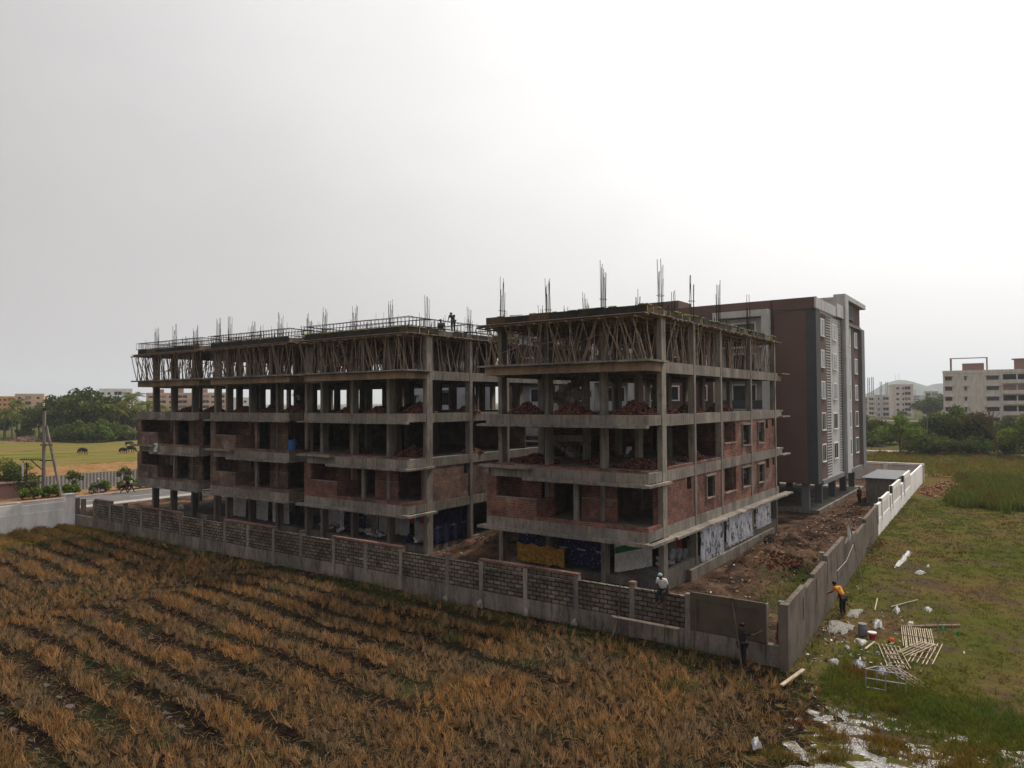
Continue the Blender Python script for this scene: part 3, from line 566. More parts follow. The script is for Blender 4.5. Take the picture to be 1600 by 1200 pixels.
# ------------------------------------------------------------------ formwork
def formwork(u, label, side_right, taped, left_open):
    xL, xR = u['xL'], u['xR']; x0 = xL-.45; x1 = xR
    t = thing('formwork', ((xL+xR)/2, 0, 12.0), label, 'formwork', 'propped roof shuttering')
    zd = 14.44
    m = MB(); y = -2.25
    while y < 23.4:                       # decking boards
        w = random.uniform(.25, .5); a = x0+random.uniform(-.22, .05); c = x1+(.12 if side_right else .3)+random.uniform(-.05, .2); m.box(a, y, zd+random.uniform(-.01, .012), c, min(y+w-.01, 23.6), zd+.045); y += w
    m.build('deck_board', 'plank', t)
    m = MB(); y = -2.0
    while y < 23:
        m.bar((x0-.1, y, zd-.06), (x1+.15, y+random.uniform(-.1, .1), zd-.06), .07, .09); y += .8
    x = x0+.1
    while x < x1:
        m.bar((x, -2.35, zd-.14), (x+random.uniform(-.05, .05), 22.8, zd-.14), .08, .07); x += 1.05
    m.build('deck_joist', 'wood', t)
    # fresh roof slab
    m = MB(); m.box(xL+.2, -1.75, zd+.05, xR-.1, 22.6, 14.86); m.build('roof_slab', 'conc_dark', t)
    # edge boards, each a board of its own
    nb = 0
    def eb(*q):
        m = MB(); m.box(*q); m.build('edge_board', 'ply' if random.random() < .9 else 'bark', t)
    x = xL+.05
    while x < xR-.1:
        w = min(random.uniform(1.2, 1.9), xR-x); eb(x, -1.88, zd+.048, x+w-.015, -1.84, 14.93+random.uniform(-.04, .03)); x += w
    if side_right:
        y = -1.84
        while y < 22.4:
            w = min(random.uniform(1.0, 2.2), 22.5-y)
            if random.random() < .8: eb(xR-.02, y, zd+.048, xR+.02, y+w-.02, 14.88+random.uniform(-.12, .08))
            y += w+(random.random() < .25)*.7
    eb(xL+.01, -1.83, zd+.048, xL+.05, 6, 14.88)
    def tape(*q):
        m = MB(); m.box(*q); m.build('edge_tape', 'yellowply', t)
    if taped:
        x = xL+.1
        while x < xR:
            w = random.uniform(.25, .8)
            if random.random() < .75: tape(x, -1.90, 14.92+random.uniform(-.02, .03), x+w*.85, -1.825, 14.955+random.uniform(0, .03))
            x += w
        y = -1.8
        while y < 22.4 and side_right:
            w = random.uniform(.3, .9); q_ = random.uniform(-.06, .03)
            if random.random() < .65: tape(xR-.03, y, 14.90+q_, xR+.05, y+w*.8, 14.95+q_)
            if random.random() < .3: tape(xR+.022, y, zd+.05, xR+.04, y+.05, 14.85)
            y += w
    # poles
    def pole(mb, x, y, x2, y2, zt=zd-.12, z0=12.02):
        k = random.uniform(.3, .7); bx_ = random.uniform(-.07, .07); by_ = random.uniform(-.06, .06); r = random.uniform(.026, .042)
        mb.path([(x, y, z0), (x+(x2-x)*k+bx_, y+(y2-y)*k+by_, z0+(zt-z0)*k), (x2, y2, zt)], [r, r*.92, r*.8], 5)
    cnt = 0; st = MB(); xx = xL-.25
    while xx < xR+.05:
        for rep in range(2 if random.random() < .3 else 1):
            if cnt < (78 if side_right else 96):
                p_ = MB(); yb = random.uniform(-1.75, -1.2); pole(p_, xx+random.uniform(-.1, .1), yb, xx+random.choice((-1, 1))*random.uniform(.15, 1.0 if side_right and xR > -5 else .7), random.uniform(-2.1, -1.5)); p_.build('prop', 'wood', t); cnt += 1
        xx += random.uniform(.2, .38)
    if left_open:
        for k in range(7): p_ = MB(); pole(p_, xL-.05, -1.6+k*.7, xL-.5+random.uniform(-.15, .1), -1.7+k*.75); p_.build('prop', 'wood', t); cnt += 1
        p_ = MB(); p_.tube((xL-1.15, -1.9, 14.3), (xL+.6, -1.9, 14.42), .05, 6); p_.build('prop', 'wood', t)
        for k in range(4): p_ = MB(); pole(p_, xL-.25+k*.15, -1.8+k*.3, xL-1.05+k*.2, -1.9+k*.2, 14.3); p_.build('prop', 'wood', t)
    if side_right:
        yy = .4
        while yy < 22 and cnt < 99:
            p_ = MB(); pole(p_, xR-random.uniform(.15, .5), yy, xR-random.uniform(-.1, .5), yy+random.uniform(-.7, .7)); p_.build('prop', 'wood', t); cnt += 1; yy += random.uniform(.35, .9)
    for ix in np.arange(xL, xR, .95):
        for iy in np.arange(-.6, 22.2, 1.0):
            for rep in range(1):
                a = ix+random.uniform(-.4, .4); c = iy+random.uniform(-.4, .4); a = min(a, xR-.08)
                pole(st, a, c, min(a+random.uniform(-.5, .5), xR), c+random.uniform(-.5, .5))
    for k in range(14):
        a = random.uniform(xL, xR-3); y = random.uniform(-1.3, 3); st.tube((a, y, random.uniform(12.6, 13.2)), (a+random.uniform(1.5, 3), y, random.uniform(12.7, 13.9)), .03, 5)
    o = st.build('prop', 'wood', t); o['kind'] = 'stuff'
    return t
formwork(U3, 'tall crossed wooden poles and dark taped edge boards propping the roof of the nearest block', True, True, False)
formwork(U2, 'wooden poles and boards propping the roof bay beside the gap between the two unfinished blocks', True, True, False)
formwork(U1b, 'wooden poles and boards propping the middle roof bay of the long block', False, True, False)
formwork(U1a, 'wooden poles splayed outward under the farthest left roof bay of the long block', False, False, True)
# ------------------------------------------------------------------ brick heaps on the floors
def heap(name, mat, cx, cy, z, rx, ry, h, n, bs, label, cat, group):
    m = MB()
    for i in range(n):
        a = random.uniform(0, 6.283); r = random.random()**.6; x = r*math.cos(a)*rx; y = r*math.sin(a)*ry; zz = h*.82*(1-r**1.2)*random.uniform(.5, 1.1)
        ax = Vector((random.gauss(0, 1), random.gauss(0, 1), random.gauss(0, .5))).normalized(); b_ = ax.cross(Vector((random.gauss(0, 1), random.gauss(0, 1), random.gauss(0, 1)))).normalized(); c_ = ax.cross(b_)
        s = random.uniform(.8, 1.15); m.obox((cx+x, cy+y, z+max(.04, zz)), ax*bs*s, b_*bs*.5*s, c_*bs*.42*s)
    for j in range(3):
        k = 1-j*.3; m.lathe((cx, cy, z+.004+j*h*.27), [(1*k, 0), (.8*k, h*.2)], 9) if False else None
    core = MB(); core.lathe((cx, cy, z+.003), [(min(rx, ry)*.8, 0), (min(rx, ry)*.45, h*.45), (.06, h*.62)], 10); m.v += []; off = len(m.v); m.v += core.v; m.f += [tuple(i+off for i in f) for f in core.f]
    return solo(name, m, mat, (cx, cy, z), label, cat, group)
F = ['ground', 'first', 'second', 'third']
HP = [(-9.0, 1.3, 2, 1.9, .62, 'left'), (-2.0, 1.3, 2, 1.6, .6, 'corner'), (-5.6, 2.6, 2, .9, .28, 'middle'),
      (-9.1, .3, 3, 1.2, .85, 'left'), (-5.6, .1, 3, 1.35, .85, 'middle'), (-1.6, .2, 3, 1.45, .95, 'corner')]
MT['coping2'] = MT['coping']
for (x, y, k, r, h, w) in HP:
    heap('brick_heap', 'brickloose', x, y, ZL[k], r, min(r, 1.1), h, 260, .12, 'loose red bricks heaped on the nearest block\'s %s floor, %s front bay' % (('second open', 'third open')[k-2], w), 'brick heap', 'brick heaps')
for (y, k, r, h, w) in [(2.9, 3, 1.0, .7, 'first'), (7.0, 3, 1.1, .8, 'second'), (12.6, 3, 1.3, .85, 'third'), (2.8, 2, .9, .55, 'first'), (7.4, 2, 1.3, .8, 'second')]:
    heap('brick_heap', 'brickloose', -1.2, y, ZL[k], .8, r, h, 200, .12, 'loose red bricks heaped on the nearest block\'s %s floor, %s right side bay' % (('second open', 'third open')[k-2], w), 'brick heap', 'brick heaps')
for (x, y, k, r, h, w) in [(-18.6, .9, 3, 1.3, .9, 'beside the front corner column'), (-22.3, .6, 3, 1.0, .6, 'left of its second front column'), (-25.7, .8, 3, .9, .55, 'between the third and fourth columns'), (-19.2, .9, 2, 1.7, .9, 'beside the front corner column'), (-25.4, 1.2, 2, 1.1, .6, 'between the third and fourth columns'),
                           (-32.0, .8, 3, 1.3, .75, 'right end of the middle bay'), (-36.0, 1.2, 3, 1.2, .6, 'middle of the middle bay'), (-39.0, .8, 3, 1.3, .6, 'left end of the middle bay'), (-44.0, 1, 3, 1.2, .55, 'right end of the farthest bay'), (-47.8, 1, 3, 1.5, .65, 'middle of the farthest bay'), (-24.0, 5.5, 3, 1.6, .7, 'deep inside the gap bay'), (-17.9, 5.4, 3, .9, .7, 'by its second right side column'), (-18.0, 5.9, 2, .9, .6, 'by its second right side column')]:
    heap('brick_heap', 'brickloose', x, y, ZL[k], r, min(r, 1.1), h, 170, .13, 'loose red bricks on the long block\'s %s floor, %s' % (('second open', 'third open')[k-2], w), 'brick heap', 'brick heaps')
heap('brick_heap', 'redsoil', 3.6, 7.2, .2, 1.6, 2.2, 1.0, 500, .11, 'spread heap of dark red broken brick beside the near block, inside the right boundary wall', 'brick heap')  if False else None
heap('rubble_heap', 'redsoil', 3.4, 8.2, .1, 1.7, 2.6, .75, 520, .10, 'dark red heap of broken brick between the nearest block and the right boundary wall', 'rubble heap', None)
heap('rubble_heap', 'darksoil', 2.7, 16.5, .0, 2.0, 3.2, .5, 500, .13, 'grey brown rubble heap beyond the red brick heap, beside the sacks', 'rubble heap', None)
heap('rubble_heap', 'darksoil', -14.2, 4.6, .3, 1.8, 2.2, .5, 380, .12, 'dark spoil heap in the gap between the two unfinished blocks', 'rubble heap', None)
heap('spoil_heap', 'orangesoil', 7.3+1.4, 58, -.5, 2.6, 7, 1.25, 900, .22, 'brown heap of excavated earth and straw beside the far white wall corner', 'spoil heap', None)

# ------------------------------------------------------------------ boundary walls
bw = thing('boundary_wall', (-20, -8.1, -.5), 'long unplastered block wall with concrete posts between the stubble field and the building site', 'wall', 'site walls')
Yw = -8.0
PX = [-44.15, -41.89, -39.25, -36.48, -33.78, -30.92, -28.24, -25.64, -22.94, -20.23, -17.25, -14.55, -11.79, -8.46, -6.23, -3.56, -.76, 2.03, 4.55]
kind = ['P', 'L', 'L', 'T', 'T', 'L', 'L', 'T', 'T', 'L', 'L', 'T', 'T', 'L', 'L', 'T', 'T', 'L', 'L']
PX0 = -46.9
edges = [PX0]+PX
for i in range(len(PX)):
    a, c, kd = edges[i]+.12, edges[i+1]-.12, (['P']+['L', 'L', 'T', 'T']*6)[i]
    m = MB(); m.box(a, Yw, .462, c, Yw+.2, 2.0 if kd in 'TP' else 1.72+random.uniform(-.02, .08)); 
    if kd == 'T' or kd == 'P': m.v = []; m.f = []; m.box(a, Yw, .462, c, Yw+.2, 1.88)
    m.build('block_panel', 'block' , bw)
    if kd in 'TP':
        m = MB(); m.box(a-.24 if i and (['P']+['L', 'L', 'T', 'T']*6)[i-1] != kd else a-.0, Yw-.03, 1.885, c+.24, Yw+.22, 2.01); m.build('wall_coping', 'coping', bw)
        m = MB(); m.box(a, Yw-.012, 1.62, c, Yw-.002, 1.66); m.build('mortar_band', 'conc', bw)
for i, x in enumerate(edges):
    kk = ['P']+['L', 'L', 'T', 'T']*6
    tall = kk[i] in 'TP' or (i > 0 and kk[i-1] in 'TP'); m = MB(); m.box(x-.118, Yw-.025, -.55, x+.118, Yw+.24, 1.88 if tall else 1.9); m.build('post', 'conc', bw)
    if not tall: m = MB(); m.box(x-.14, Yw-.04, 1.902, x+.14, Yw+.25, 2.02); m.build('post_cap', 'coping', bw)
    m = MB(); m.box(x-.1, Yw-.062, -.55, x+.1, Yw-.05+.002, .40); m.build('base_rib', 'conc', bw)
m = MB(); x = -50.3
while x < 8.2:
    w = min(random.uniform(1.5, 3), 8.3-x); m.box(x, Yw-.05, -.6, x+w, Yw+.24, .445+random.uniform(-.015, .012)); x += w
m.build('wall_base', 'plinth', bw)
m = MB(); m.box(4.68, Yw-.03, .47, 7.72, Yw+.2, 1.95); m.build('plaster_panel', 'plaster', bw)
m = MB(); m.box(4.68, Yw-.06, 1.7, 7.72, Yw-.032, 1.99); m.box(4.68, Yw-.06, .47, 4.98, Yw-.032, 1.698); m.box(7.42, Yw-.06, .47, 7.72, Yw-.032, 1.698); m.build('plaster_border', 'plaster', bw)
m = MB(); m.box(7.725, Yw-.04, .47, 7.76, Yw+.2, 1.97); m.build('plaster_edge', 'conc', bw)
for x in (-50.9, -49.75):
    m = MB(); m.box(x-.17, Yw+.3, -.6, x+.17, Yw+.6, 1.75); solo('concrete_post', m, 'conc', (x, Yw+.45, -.5), 'short concrete post behind the far left end of the block wall, %s of the two' % ('left' if x < -50 else 'right'), 'post', 'posts at the wall end')
# right wall, plastered then white
rw = thing('boundary_wall', (7.8, 8, -.5), 'grey plastered wall with stepped top along the right edge of the site', 'wall', 'site walls')
def seg(mb, y0, y1, z0, z1, off0, off1):
    a0, a1 = float(wallx(np.array(y0))), float(wallx(np.array(y1)))
    mb.hexa([(a0-off1, y0, z0), (a0-off0, y0, z0), (a1-off0, y1, z0), (a1-off1, y1, z0), (a0-off1, y0, z1), (a0-off0, y0, z1), (a1-off0, y1, z1), (a1-off1, y1, z1)])
tops = [(-7.9, -4.6, 2.08), (-4.6, -2.5, 1.92), (-2.5, .55, 2.08), (.55, 1.0, 1.95), (1.0, 6.9, 2.25), (6.9, 11.8, 1.8), (11.8, 16.4, 1.6), (16.4, 23.9, 1.86)]
m = MB()
for (a, c, z) in tops: seg(m, a, c-.012, -.6, z, 0, .2)
m.build('plastered_wall', 'plaster_dry', rw)
for (y, z0, z1) in [(-5.2, .78, 1.7), (-2.1, .7, 1.8), (.9, .9, 1.95), (3.9, .5, 1.9), (6.75, .6, 1.7), (16.5, .7, 1.75), (19.6, .7, 1.7)]:
    m = MB(); seg(m, y, y+.16, z0, z1, -.004, .0-.001); m.build('slot', 'rebar', rw)
for y in (-7.9, 1.2, 6.9, 16.3):
    m = MB(); seg(m, y, y+.26, -.6, 2.1 if y < 0 else 2.35 if y == 1.2 else 1.95, .203, .42); m.build('pier', 'conc', rw)
m = MB(); m.box(8.30, -8.30, -.6, 8.62, -7.92, 2.12); m.build('corner_pier', 'plaster_dry', rw)
ww = thing('boundary_wall', (6.4, 37, -.5), 'white painted wall with stepped panels on the right site edge, beyond the grey plastered part', 'wall', 'site walls')
m = MB(); seg(m, 24.0, 50.2, -.6, .75, -.03, .2); m.build('wall_base', 'white', ww)
for (a, c, z) in [(24.0, 26.3, 1.85), (26.4, 31.8, 2.05), (31.9, 33.6, 1.7), (33.7, 40.5, 2.3), (40.6, 43.2, 1.75), (43.3, 50.2, 2.35)]:
    m = MB(); seg(m, a, c, .752, z, 0, .19); m.build('wall_panel', 'white', ww)
    if c-a > 4: m = MB(); seg(m, a+1.2, c-1.2, .95, z-.35, -.012, -.002); m.build('inset_panel', 'cream', ww)
    m = MB(); seg(m, a, a+.3, .4, z+.06, -.07, .24); m.build('pilaster', 'white', ww)
bwk = thing('boundary_wall', (0, 50.4, -.5), 'cream painted rear wall closing the site behind the brown block', 'wall', 'site walls')
m = MB(); m.box(-14, 66.0, -.6, 5.75, 66.25, 1.6); m.build('wall_panel', 'cream', bwk)
m = MB(); m.box(-14, 65.9, 1.602, 5.75, 66.3, 1.85); m.build('wall_coping', 'white', bwk)
for x in (-4, 1.2): m = MB(); m.box(x, 65.8, -.6, x+.5, 65.99, 1.6); m.build('pilaster', 'white', bwk)
m = MB(); seg(m, 50.25, 66.2, -.6, 1.75, 0, .2); m.build('wall_panel', 'white', bwk)
BASE[bwk.name] = Vector(bwk.location)
# neighbour's white wall at far left
nw = thing('boundary_wall', (-50.4, -16, -.5), "neighbour's white wall with pilasters at the far left edge of the stubble field", 'wall', 'site walls')
m = MB(); m.box(-50.62, -40, -.6, -50.4, -8.35, .95); m.build('wall_base', 'white', nw)
for i, (a, c, z) in enumerate([(-12.0, -8.75, 1.62), (-15.7, -12.2, 1.75), (-19.5, -15.9, 1.6), (-24, -19.7, 1.75)]):
    m = MB(); m.box(-50.6, a, .952, -50.44, c, z); m.build('wall_panel', 'white', nw)
    m = MB(); m.box(-50.64, c, .952, -50.36, c+.19, z+.14); m.build('pilaster', 'white', nw)
m = MB(); m.box(-50.75, -8.7, -.6, -50.1, -8.06, 2.15); m.box(-50.8, -8.75, 2.152, -50.05, -8.01, 2.25); m.build('gate_pier', 'white', nw)

# ------------------------------------------------------------------ brown finished building
fb = thing('apartment_block', (-8, 44, -.5), 'finished brown and grey apartment block on stilts behind the nearest unfinished block', 'building')
X1, Y0, X0 = .9, 31.9, -34.0
m = MB(); m.box(X0, Y0, 2.3, X1-.9, 54.4, 18.05); m.build('wall', 'brown', fb)
m = MB(); m.box(X0, Y0-.08, 18.15, X1-.1, Y0+.15, 19.12); m.box(X0, 32.06, 18.06, X0+.2, 54, 19.1); m.box(X0, 54.1, 18.06, -.2, 54.3, 19.1); m.build('parapet', 'brown', fb)
m = MB(); m.box(X1-.098, Y0-.08, 18.15, X1+.05, 40.4, 19.12); m.build('parapet', 'lightgrey', fb)
m = MB(); m.box(X0, Y0-.06, 19.123, X1+.08, Y0+.2, 19.17); m.build('parapet_cap', 'midgrey', fb)
m = MB(); m.box(-16.5, Y0-.1, 19.0, -12.05, Y0+3.2, 19.93); m.build('parapet', 'brown', fb)
m = MB(); m.box(X0, Y0-.05, 18.055, X1-.002, Y0+.02, 18.145); m.build('string_course', 'dkgrey', fb)
# side facade in front of the body (x from X1-.9 to X1)
def sideseg(name, mt, y0, y1, z0, z1, out=0.0, inn=.9): m = MB(); m.box(X1-inn+.0, y0, z0, X1+out, y1, z1); return m.build(name, mt, fb)
sideseg('frame', 'dkgrey', 31.9, 33.5, 2.28, 18.05)
sideseg('wall_strip', 'brown', 33.5, 36.3, 2.5, 17.9, -.12, .898)
sideseg('wall_strip', 'lightgrey', 38.3, 42.0, 2.5, 17.9, -.12, .898)
sideseg('frame', 'midgrey', 43.2, 43.9, 2.3, 18.05)
sideseg('portal', 'lightgrey', 43.9, 45.6, 2.3, 20.85, .25)
sideseg('wall_strip', 'lightgrey', 45.6, 48.6, 2.5, 17.75, -.1, .898)
sideseg('wall_strip', 'brown', 49.4, 53.4, 2.5, 17.75, -.15, .898)
sideseg('frame', 'dkgrey', 48.6, 49.4, 2.3, 17.75, -.05)
sideseg('frame', 'midgrey', 53.4, 55.2, 2.1, 17.9, .15)
sideseg('frame', 'midgrey', 45.6, 53.4, 17.75, 18.05, .1)
sideseg('sill_band', 'midgrey', 33.5, 43.2, 2.1, 2.5, .1); sideseg('sill_band', 'midgrey', 45.6, 53.4, 2.1, 2.5, .1)
sideseg('wall_strip', 'brown', 45.6, 54.4, 18.052, 20.35, -.2, .898)
sideseg('portal', 'lightgrey', 45.6, 55.7, 20.35, 20.85, .25)
m = MB(); m.box(-4.8, 44, 18.1, 0, 44.4, 20.3); m.box(-5.0, 54.0, 18.1, 0, 54.4, 20.3); m.box(-4.8, 43.95, 20.31, 0, 54.45, 20.6); m.build('portal', 'lightgrey', fb)
sideseg('portal', 'lightgrey', 40.4, 43.89, 18.2, 19.5, .1, .5)
m = MB(); m.box(X1-.19, 46.4, 18.5, X1-.05, 50.2, 20.15); m.build('sign_panel', 'dkgrey', fb)
for (ya, yb) in ((36.3, 38.3), (42.0, 43.2)):      # pierced jali strips
    m = MB(); m.box(X1-.45, ya, 2.5, X1-.4, yb, 17.9); m.build('jali_back', 'dkgrey', fb)
    m = MB(); z = 2.5
    while z < 17.9: m.box(X1-.38, ya+.05, z, X1-.1, yb-.05, z+.09); z += .26
    for y in np.linspace(ya+.05, yb-.1, 4): m.box(X1-.36, y, 2.5, X1-.13, y+.06, 17.9)
    m.build('jali_screen', 'lightgrey', fb)
ROWS = [15.9-2.92*i for i in range(5)]
def fwin(ya, yb, z0, z1, x, out=.05):
    m = MB(); t = .10; m.box(x, ya-t, z0-t, x+out, ya, z1+t); m.box(x, yb, z0-t, x+out, yb+t, z1+t); m.box(x, ya, z1, x+out, yb, z1+t); m.box(x, ya, z0-t, x+out+.05, yb, z0)
    f = m.build('window', 'white', fb); g = MB(); g.box(x+.002, ya, z0, x+.03, yb, z1); g.build('pane', 'glass', f); g = MB(); g.box(x+.03, (ya+yb)/2-.03, z0, x+.05, (ya+yb)/2+.03, z1); g.build('mullion', 'lightgrey', f)
for z in ROWS:
    fwin(34.2, 35.6, z-.05, z+1.45, X1-.12); fwin(39.2, 40.9, z-.1, z+1.35, X1-.12); fwin(46.0, 47.7, z-.2, z+1.4, X1-.1); fwin(50.6, 52.0, z-.2, z+1.35, X1-.15)
def ywin(xa, xb, z0, z1, y):
    m = MB(); t = .13; m.box(xa-t, y-.12, z0-t, xa, y, z1+t); m.box(xb, y-.12, z0-t, xb+t, y, z1+t); m.box(xa, y-.12, z1, xb, y, z1+t); m.box(xa, y-.15, z0-t, xb, y, z0)
    f = m.build('window', 'white', fb); g = MB(); g.box(xa, y-.03, z0, xb, y-.002, z1); g.build('pane', 'glass', f)
# projecting white balcony frames on the front
for (a, c, mt) in ((-8.2, -3.0, 'offwhite'), (-21.8, -16.6, 'bluewhite'), (-31.5, -26.3, 'bluewhite')):
    m = MB(); m.box(a, Y0-1.2, 17.65, c, Y0-.001, 18.25); m.box(a, Y0-1.2, 2.4, a+.6, Y0-.002, 17.648); m.box(c-.6, Y0-1.2, 2.4, c, Y0-.002, 17.648); m.build('balcony_frame', 'offwhite', fb)
    m = MB(); m.box(a+.6, Y0-.12, 2.4, c-.6, Y0-.003, 17.6); m.build('balcony_back', mt, fb)
    for z in ROWS:
        m = MB(); m.box(a+.61, Y0-1.1, z-1.15, c-.61, Y0-.13, z-1.0); m.build('balcony_floor', 'offwhite', fb)
        m = MB(); m.box(a+.61, Y0-1.12, z-.995, c-.61, Y0-1.05, z-.2); m.build('balcony_rail', 'bluewhite' if a < -9 else 'dkgrey', fb)
        ywin(a+1.6, c-1.5, z-.9, z+1.2, Y0-.12)
for (a, c) in ((-9.9, -9.3), (-15.8, -14.6), (-13.2, -12.2), (-24.4, -23.2)):
    for z in ROWS: ywin(a, c, z-.1, z+1.2, Y0)
for x in (-.35, -6, -12, -18, -24, -30):
    for y in (32.6, 37.6, 43.5, 49, 54):
        m = MB(); m.box(x-.32, y-.25, -.6, x+.32, y+.25, 2.298); m.build('stilt', 'midgrey' if x > -1 else 'conc', fb)
m = MB(); m.box(X0, Y0+.6, -.6, .8, 55, -.12); m.build('ground_floor', 'conc', fb)
# small concrete room with a sheet roof
hu = thing('site_room', (4.4, 46, -.5), 'small concrete room with a shiny grey sheet roof inside the white wall corner', 'shed')
m = MB(); m.box(3.0, 42.5, -.6, 5.6, 52, 2.0); m.build('wall', 'conc', hu)
MT['sheetroof'] = m_plain('dusty blue grey sheet', (.07, .075, .09), .7, .3, 3, spec=.7)
m = MB(); m.box(2.6, 42.2, 2.003, 5.75, 52.3, 2.10); m.build('roof', 'sheetroof', hu)
# ------------------------------------------------------------------ vegetation
def crown(name, parent, clumps, nleaf, size, mat, seed, dens=None):
    r_ = np.random.default_rng(seed); V = []; C = []
    tot = sum(c[3]**2 for c in clumps)
    for (cx, cy, cz, cr) in clumps:
        n = max(12, int(nleaf*cr**2/tot)); d = r_.normal(size=(n, 3)); d /= np.linalg.norm(d, axis=1)[:, None]; rad = cr*r_.uniform(.45, 1.08, (n, 1)); rad[:n//7] *= r_.uniform(1.0, 1.28, (n//7, 1))
        P = d*rad*np.array([1, 1, .8])+np.array([cx, cy, cz])
        a = r_.normal(size=(n, 3)); a /= np.linalg.norm(a, axis=1)[:, None]; b_ = np.cross(a, d+r_.normal(size=(n, 3))*.6); b_ /= np.linalg.norm(b_, axis=1)[:, None]
        s = size*r_.uniform(.55, 1.3, (n, 1)); V.append(np.stack([P-a*s, P-b_*s*.55, P+a*s, P+b_*s*.55], 1))
        t = r_.uniform(.65, 1.4)*r_.uniform(.6, 1.4, n); C.append(np.stack([t*r_.uniform(.85, 1.25), t, t*.9], 1))
    return quads_mesh(name, np.concatenate(V), mat, np.concatenate(C), parent)
def make_tree(name, label, cat, H, Wd, kind, seed, group=None, mat='leaf', leaf=.35, n=2600):
    t = bpy.data.objects.new(name, None); COL.objects.link(t); BASE[t.name] = Vector((0, 0, 0)); setp(t, label, cat, group)
    rr = random.Random(seed); m = MB(); cl = []
    th = H*(.3 if kind != 'bush' else .1); r0 = max(.06, H*.022)
    top = (rr.uniform(-.3, .3), rr.uniform(-.3, .3), th); m.path([(0, 0, -.3), (top[0]*.4, top[1]*.4, th*.5), top], [r0*1.3, r0, r0*.85], 7)
    for i in range(9 if kind != 'small' else 6):
        a = i*2.4+rr.random(); q = rr.uniform(.45, 1); rx = Wd*.5*q; z = th+(H-th)*rr.uniform(.25, .85)*(1.15-q*.45)
        e = (rx*math.cos(a), rx*math.sin(a), z); mid = tuple((top[j]+e[j])/2+rr.uniform(-.2, .2) for j in range(3)); m.path([top, mid, e], [r0*.6, r0*.4, r0*.15], 5)
        cl.append((e[0]*.85, e[1]*.85, z, Wd*rr.uniform(.16, .25)))
    for i in range(12 if kind != 'small' else 4):
        a = rr.uniform(0, 6.28); q = rr.uniform(0, .95); zf = rr.uniform(.15, 1); w = math.sin(math.pi*min(1, .25+zf*.68)); cl.append((Wd*.42*q*math.cos(a)*w, Wd*.42*q*math.sin(a)*w, th*.9+(H-th)*zf*.9, Wd*rr.uniform(.11, .2)))
    m.build('trunk', 'bark', t, local=True)
    crown('crown', t, cl, n, leaf, mat, seed); return t
def make_palm(label, H, seed, group=None):
    t = bpy.data.objects.new('palm_tree', None); COL.objects.link(t); setp(t, label, 'palm tree', group); BASE[t.name] = Vector((0, 0, 0))
    rr = random.Random(seed); m = MB(); bx = rr.uniform(-.8, .8); m.path([(0, 0, -.3), (bx*.3, .2, H*.5), (bx, .1, H)], [.24, .17, .14], 7); m.build('trunk', 'bark', t, local=True)
    V = []; C = []
    for i in range(17):
        a = i*2.4; L = rr.uniform(2.2, 3.2); el = rr.uniform(-.5, 1.15); pts = []
        for s in np.linspace(0, 1, 9):
            r = L*s*math.cos(el*(1-s*.3)); z = H+L*s*math.sin(el)-1.4*s*s; pts.append(np.array([bx+r*math.cos(a), .1+r*math.sin(a), z]))
        sd_ = np.array([-math.sin(a), math.cos(a), 0]); col = rr.uniform(.7, 1.35); dry = 1.5 if el < -.2 else 1
        for j in range(8):
            p, q = pts[j], pts[j+1]; w = .5*math.sin(math.pi*(.15+.8*j/8))+.1
            for sg in (-1, 1):
                for k in range(3):
                    u = p+(q-p)*(k/3); v = p+(q-p)*((k+.55)/3); dn = np.array([0, 0, -w*.55]); tip = sd_*sg*w+(q-p)*.5
                    V.append([u, v, v+tip+dn, u+tip+dn*1.1]); C.append([col*dry, col, col*.7])
    quads_mesh('crown', np.array(V), 'palm', np.array(C), t); return t
def at_px(px, D): p = AT(px, 640, D); return (p[0], p[1], -.5)
GL, GR = 'trees beyond the left field', 'trees beyond the right field'
big = make_tree('broadleaf_tree', '', 'tree', 13, 13, 'big', 1, GL, 'leafdk', .55, 3200); big2 = make_tree('broadleaf_tree', '', 'tree', 11, 11, 'big', 2, GL, 'leaf', .5, 3000)
bush = make_tree('broadleaf_tree', '', 'tree', 6, 8, 'bush', 3, GL, 'leaf', .42, 2000)
palm = make_palm('', 9.5, 4, GL); palm2 = make_palm('', 8.5, 5, GL)
first = {}
def put(src, px, D, s, label, group, rz=None):
    loc = at_px(px, D); rz = random.uniform(0, 6.28) if rz is None else rz
    if src.name not in first:
        first[src.name] = 1; src.location = loc; src.rotation_euler = (0, 0, rz); src.scale = (s, s, s); src['label'] = label; src['group'] = group; return src
    return tree_copy(src, loc, rz, s, label, group)
# (px, distance, scale, proto)
LT = [(-20, 215, .75, bush), (8, 218, .8, big2), (38, 222, .62, bush), (62, 226, .80, big), (84, 216, .98, big), (102, 212, .95, big2), (122, 214, 1.12, big), (141, 209, 1.13, big), (158, 215, .95, big), (172, 212, .9, big2), (190, 219, .8, big), (208, 214, .86, big2), (226, 212, .8, big2), (243, 217, .74, big2)]
for i, (px, D, s, pr) in enumerate(LT):
    nb = ['tree at the very left edge', 'dark tree behind the brick rubble at the far left', 'low tree in front of the orange flats', 'dark tree right of the orange flats', 'tall tree with the left rounded top of the grove', 'light green tree in the middle of the grove, left of the tallest', 'tallest dark tree of the grove, left one of the two tops', 'tallest dark tree of the grove, right one of the two tops', 'tree just left of the white flats', 'tree below the white and blue flats', 'dark tree behind the palms', 'tree right of the white flats, beside the unfinished block', 'tree seen just behind the corner of the unfinished block', 'tree seen through the first opening of the open floor'][i]
    put(pr, px, D, s, nb, GL)
LB = [(110, 200, .75), (125, 196, .95), (140, 198, .85), (158, 195, 1.0), (172, 199, .8), (92, 201, .7), (78, 203, .65), (196, 203, .7)]
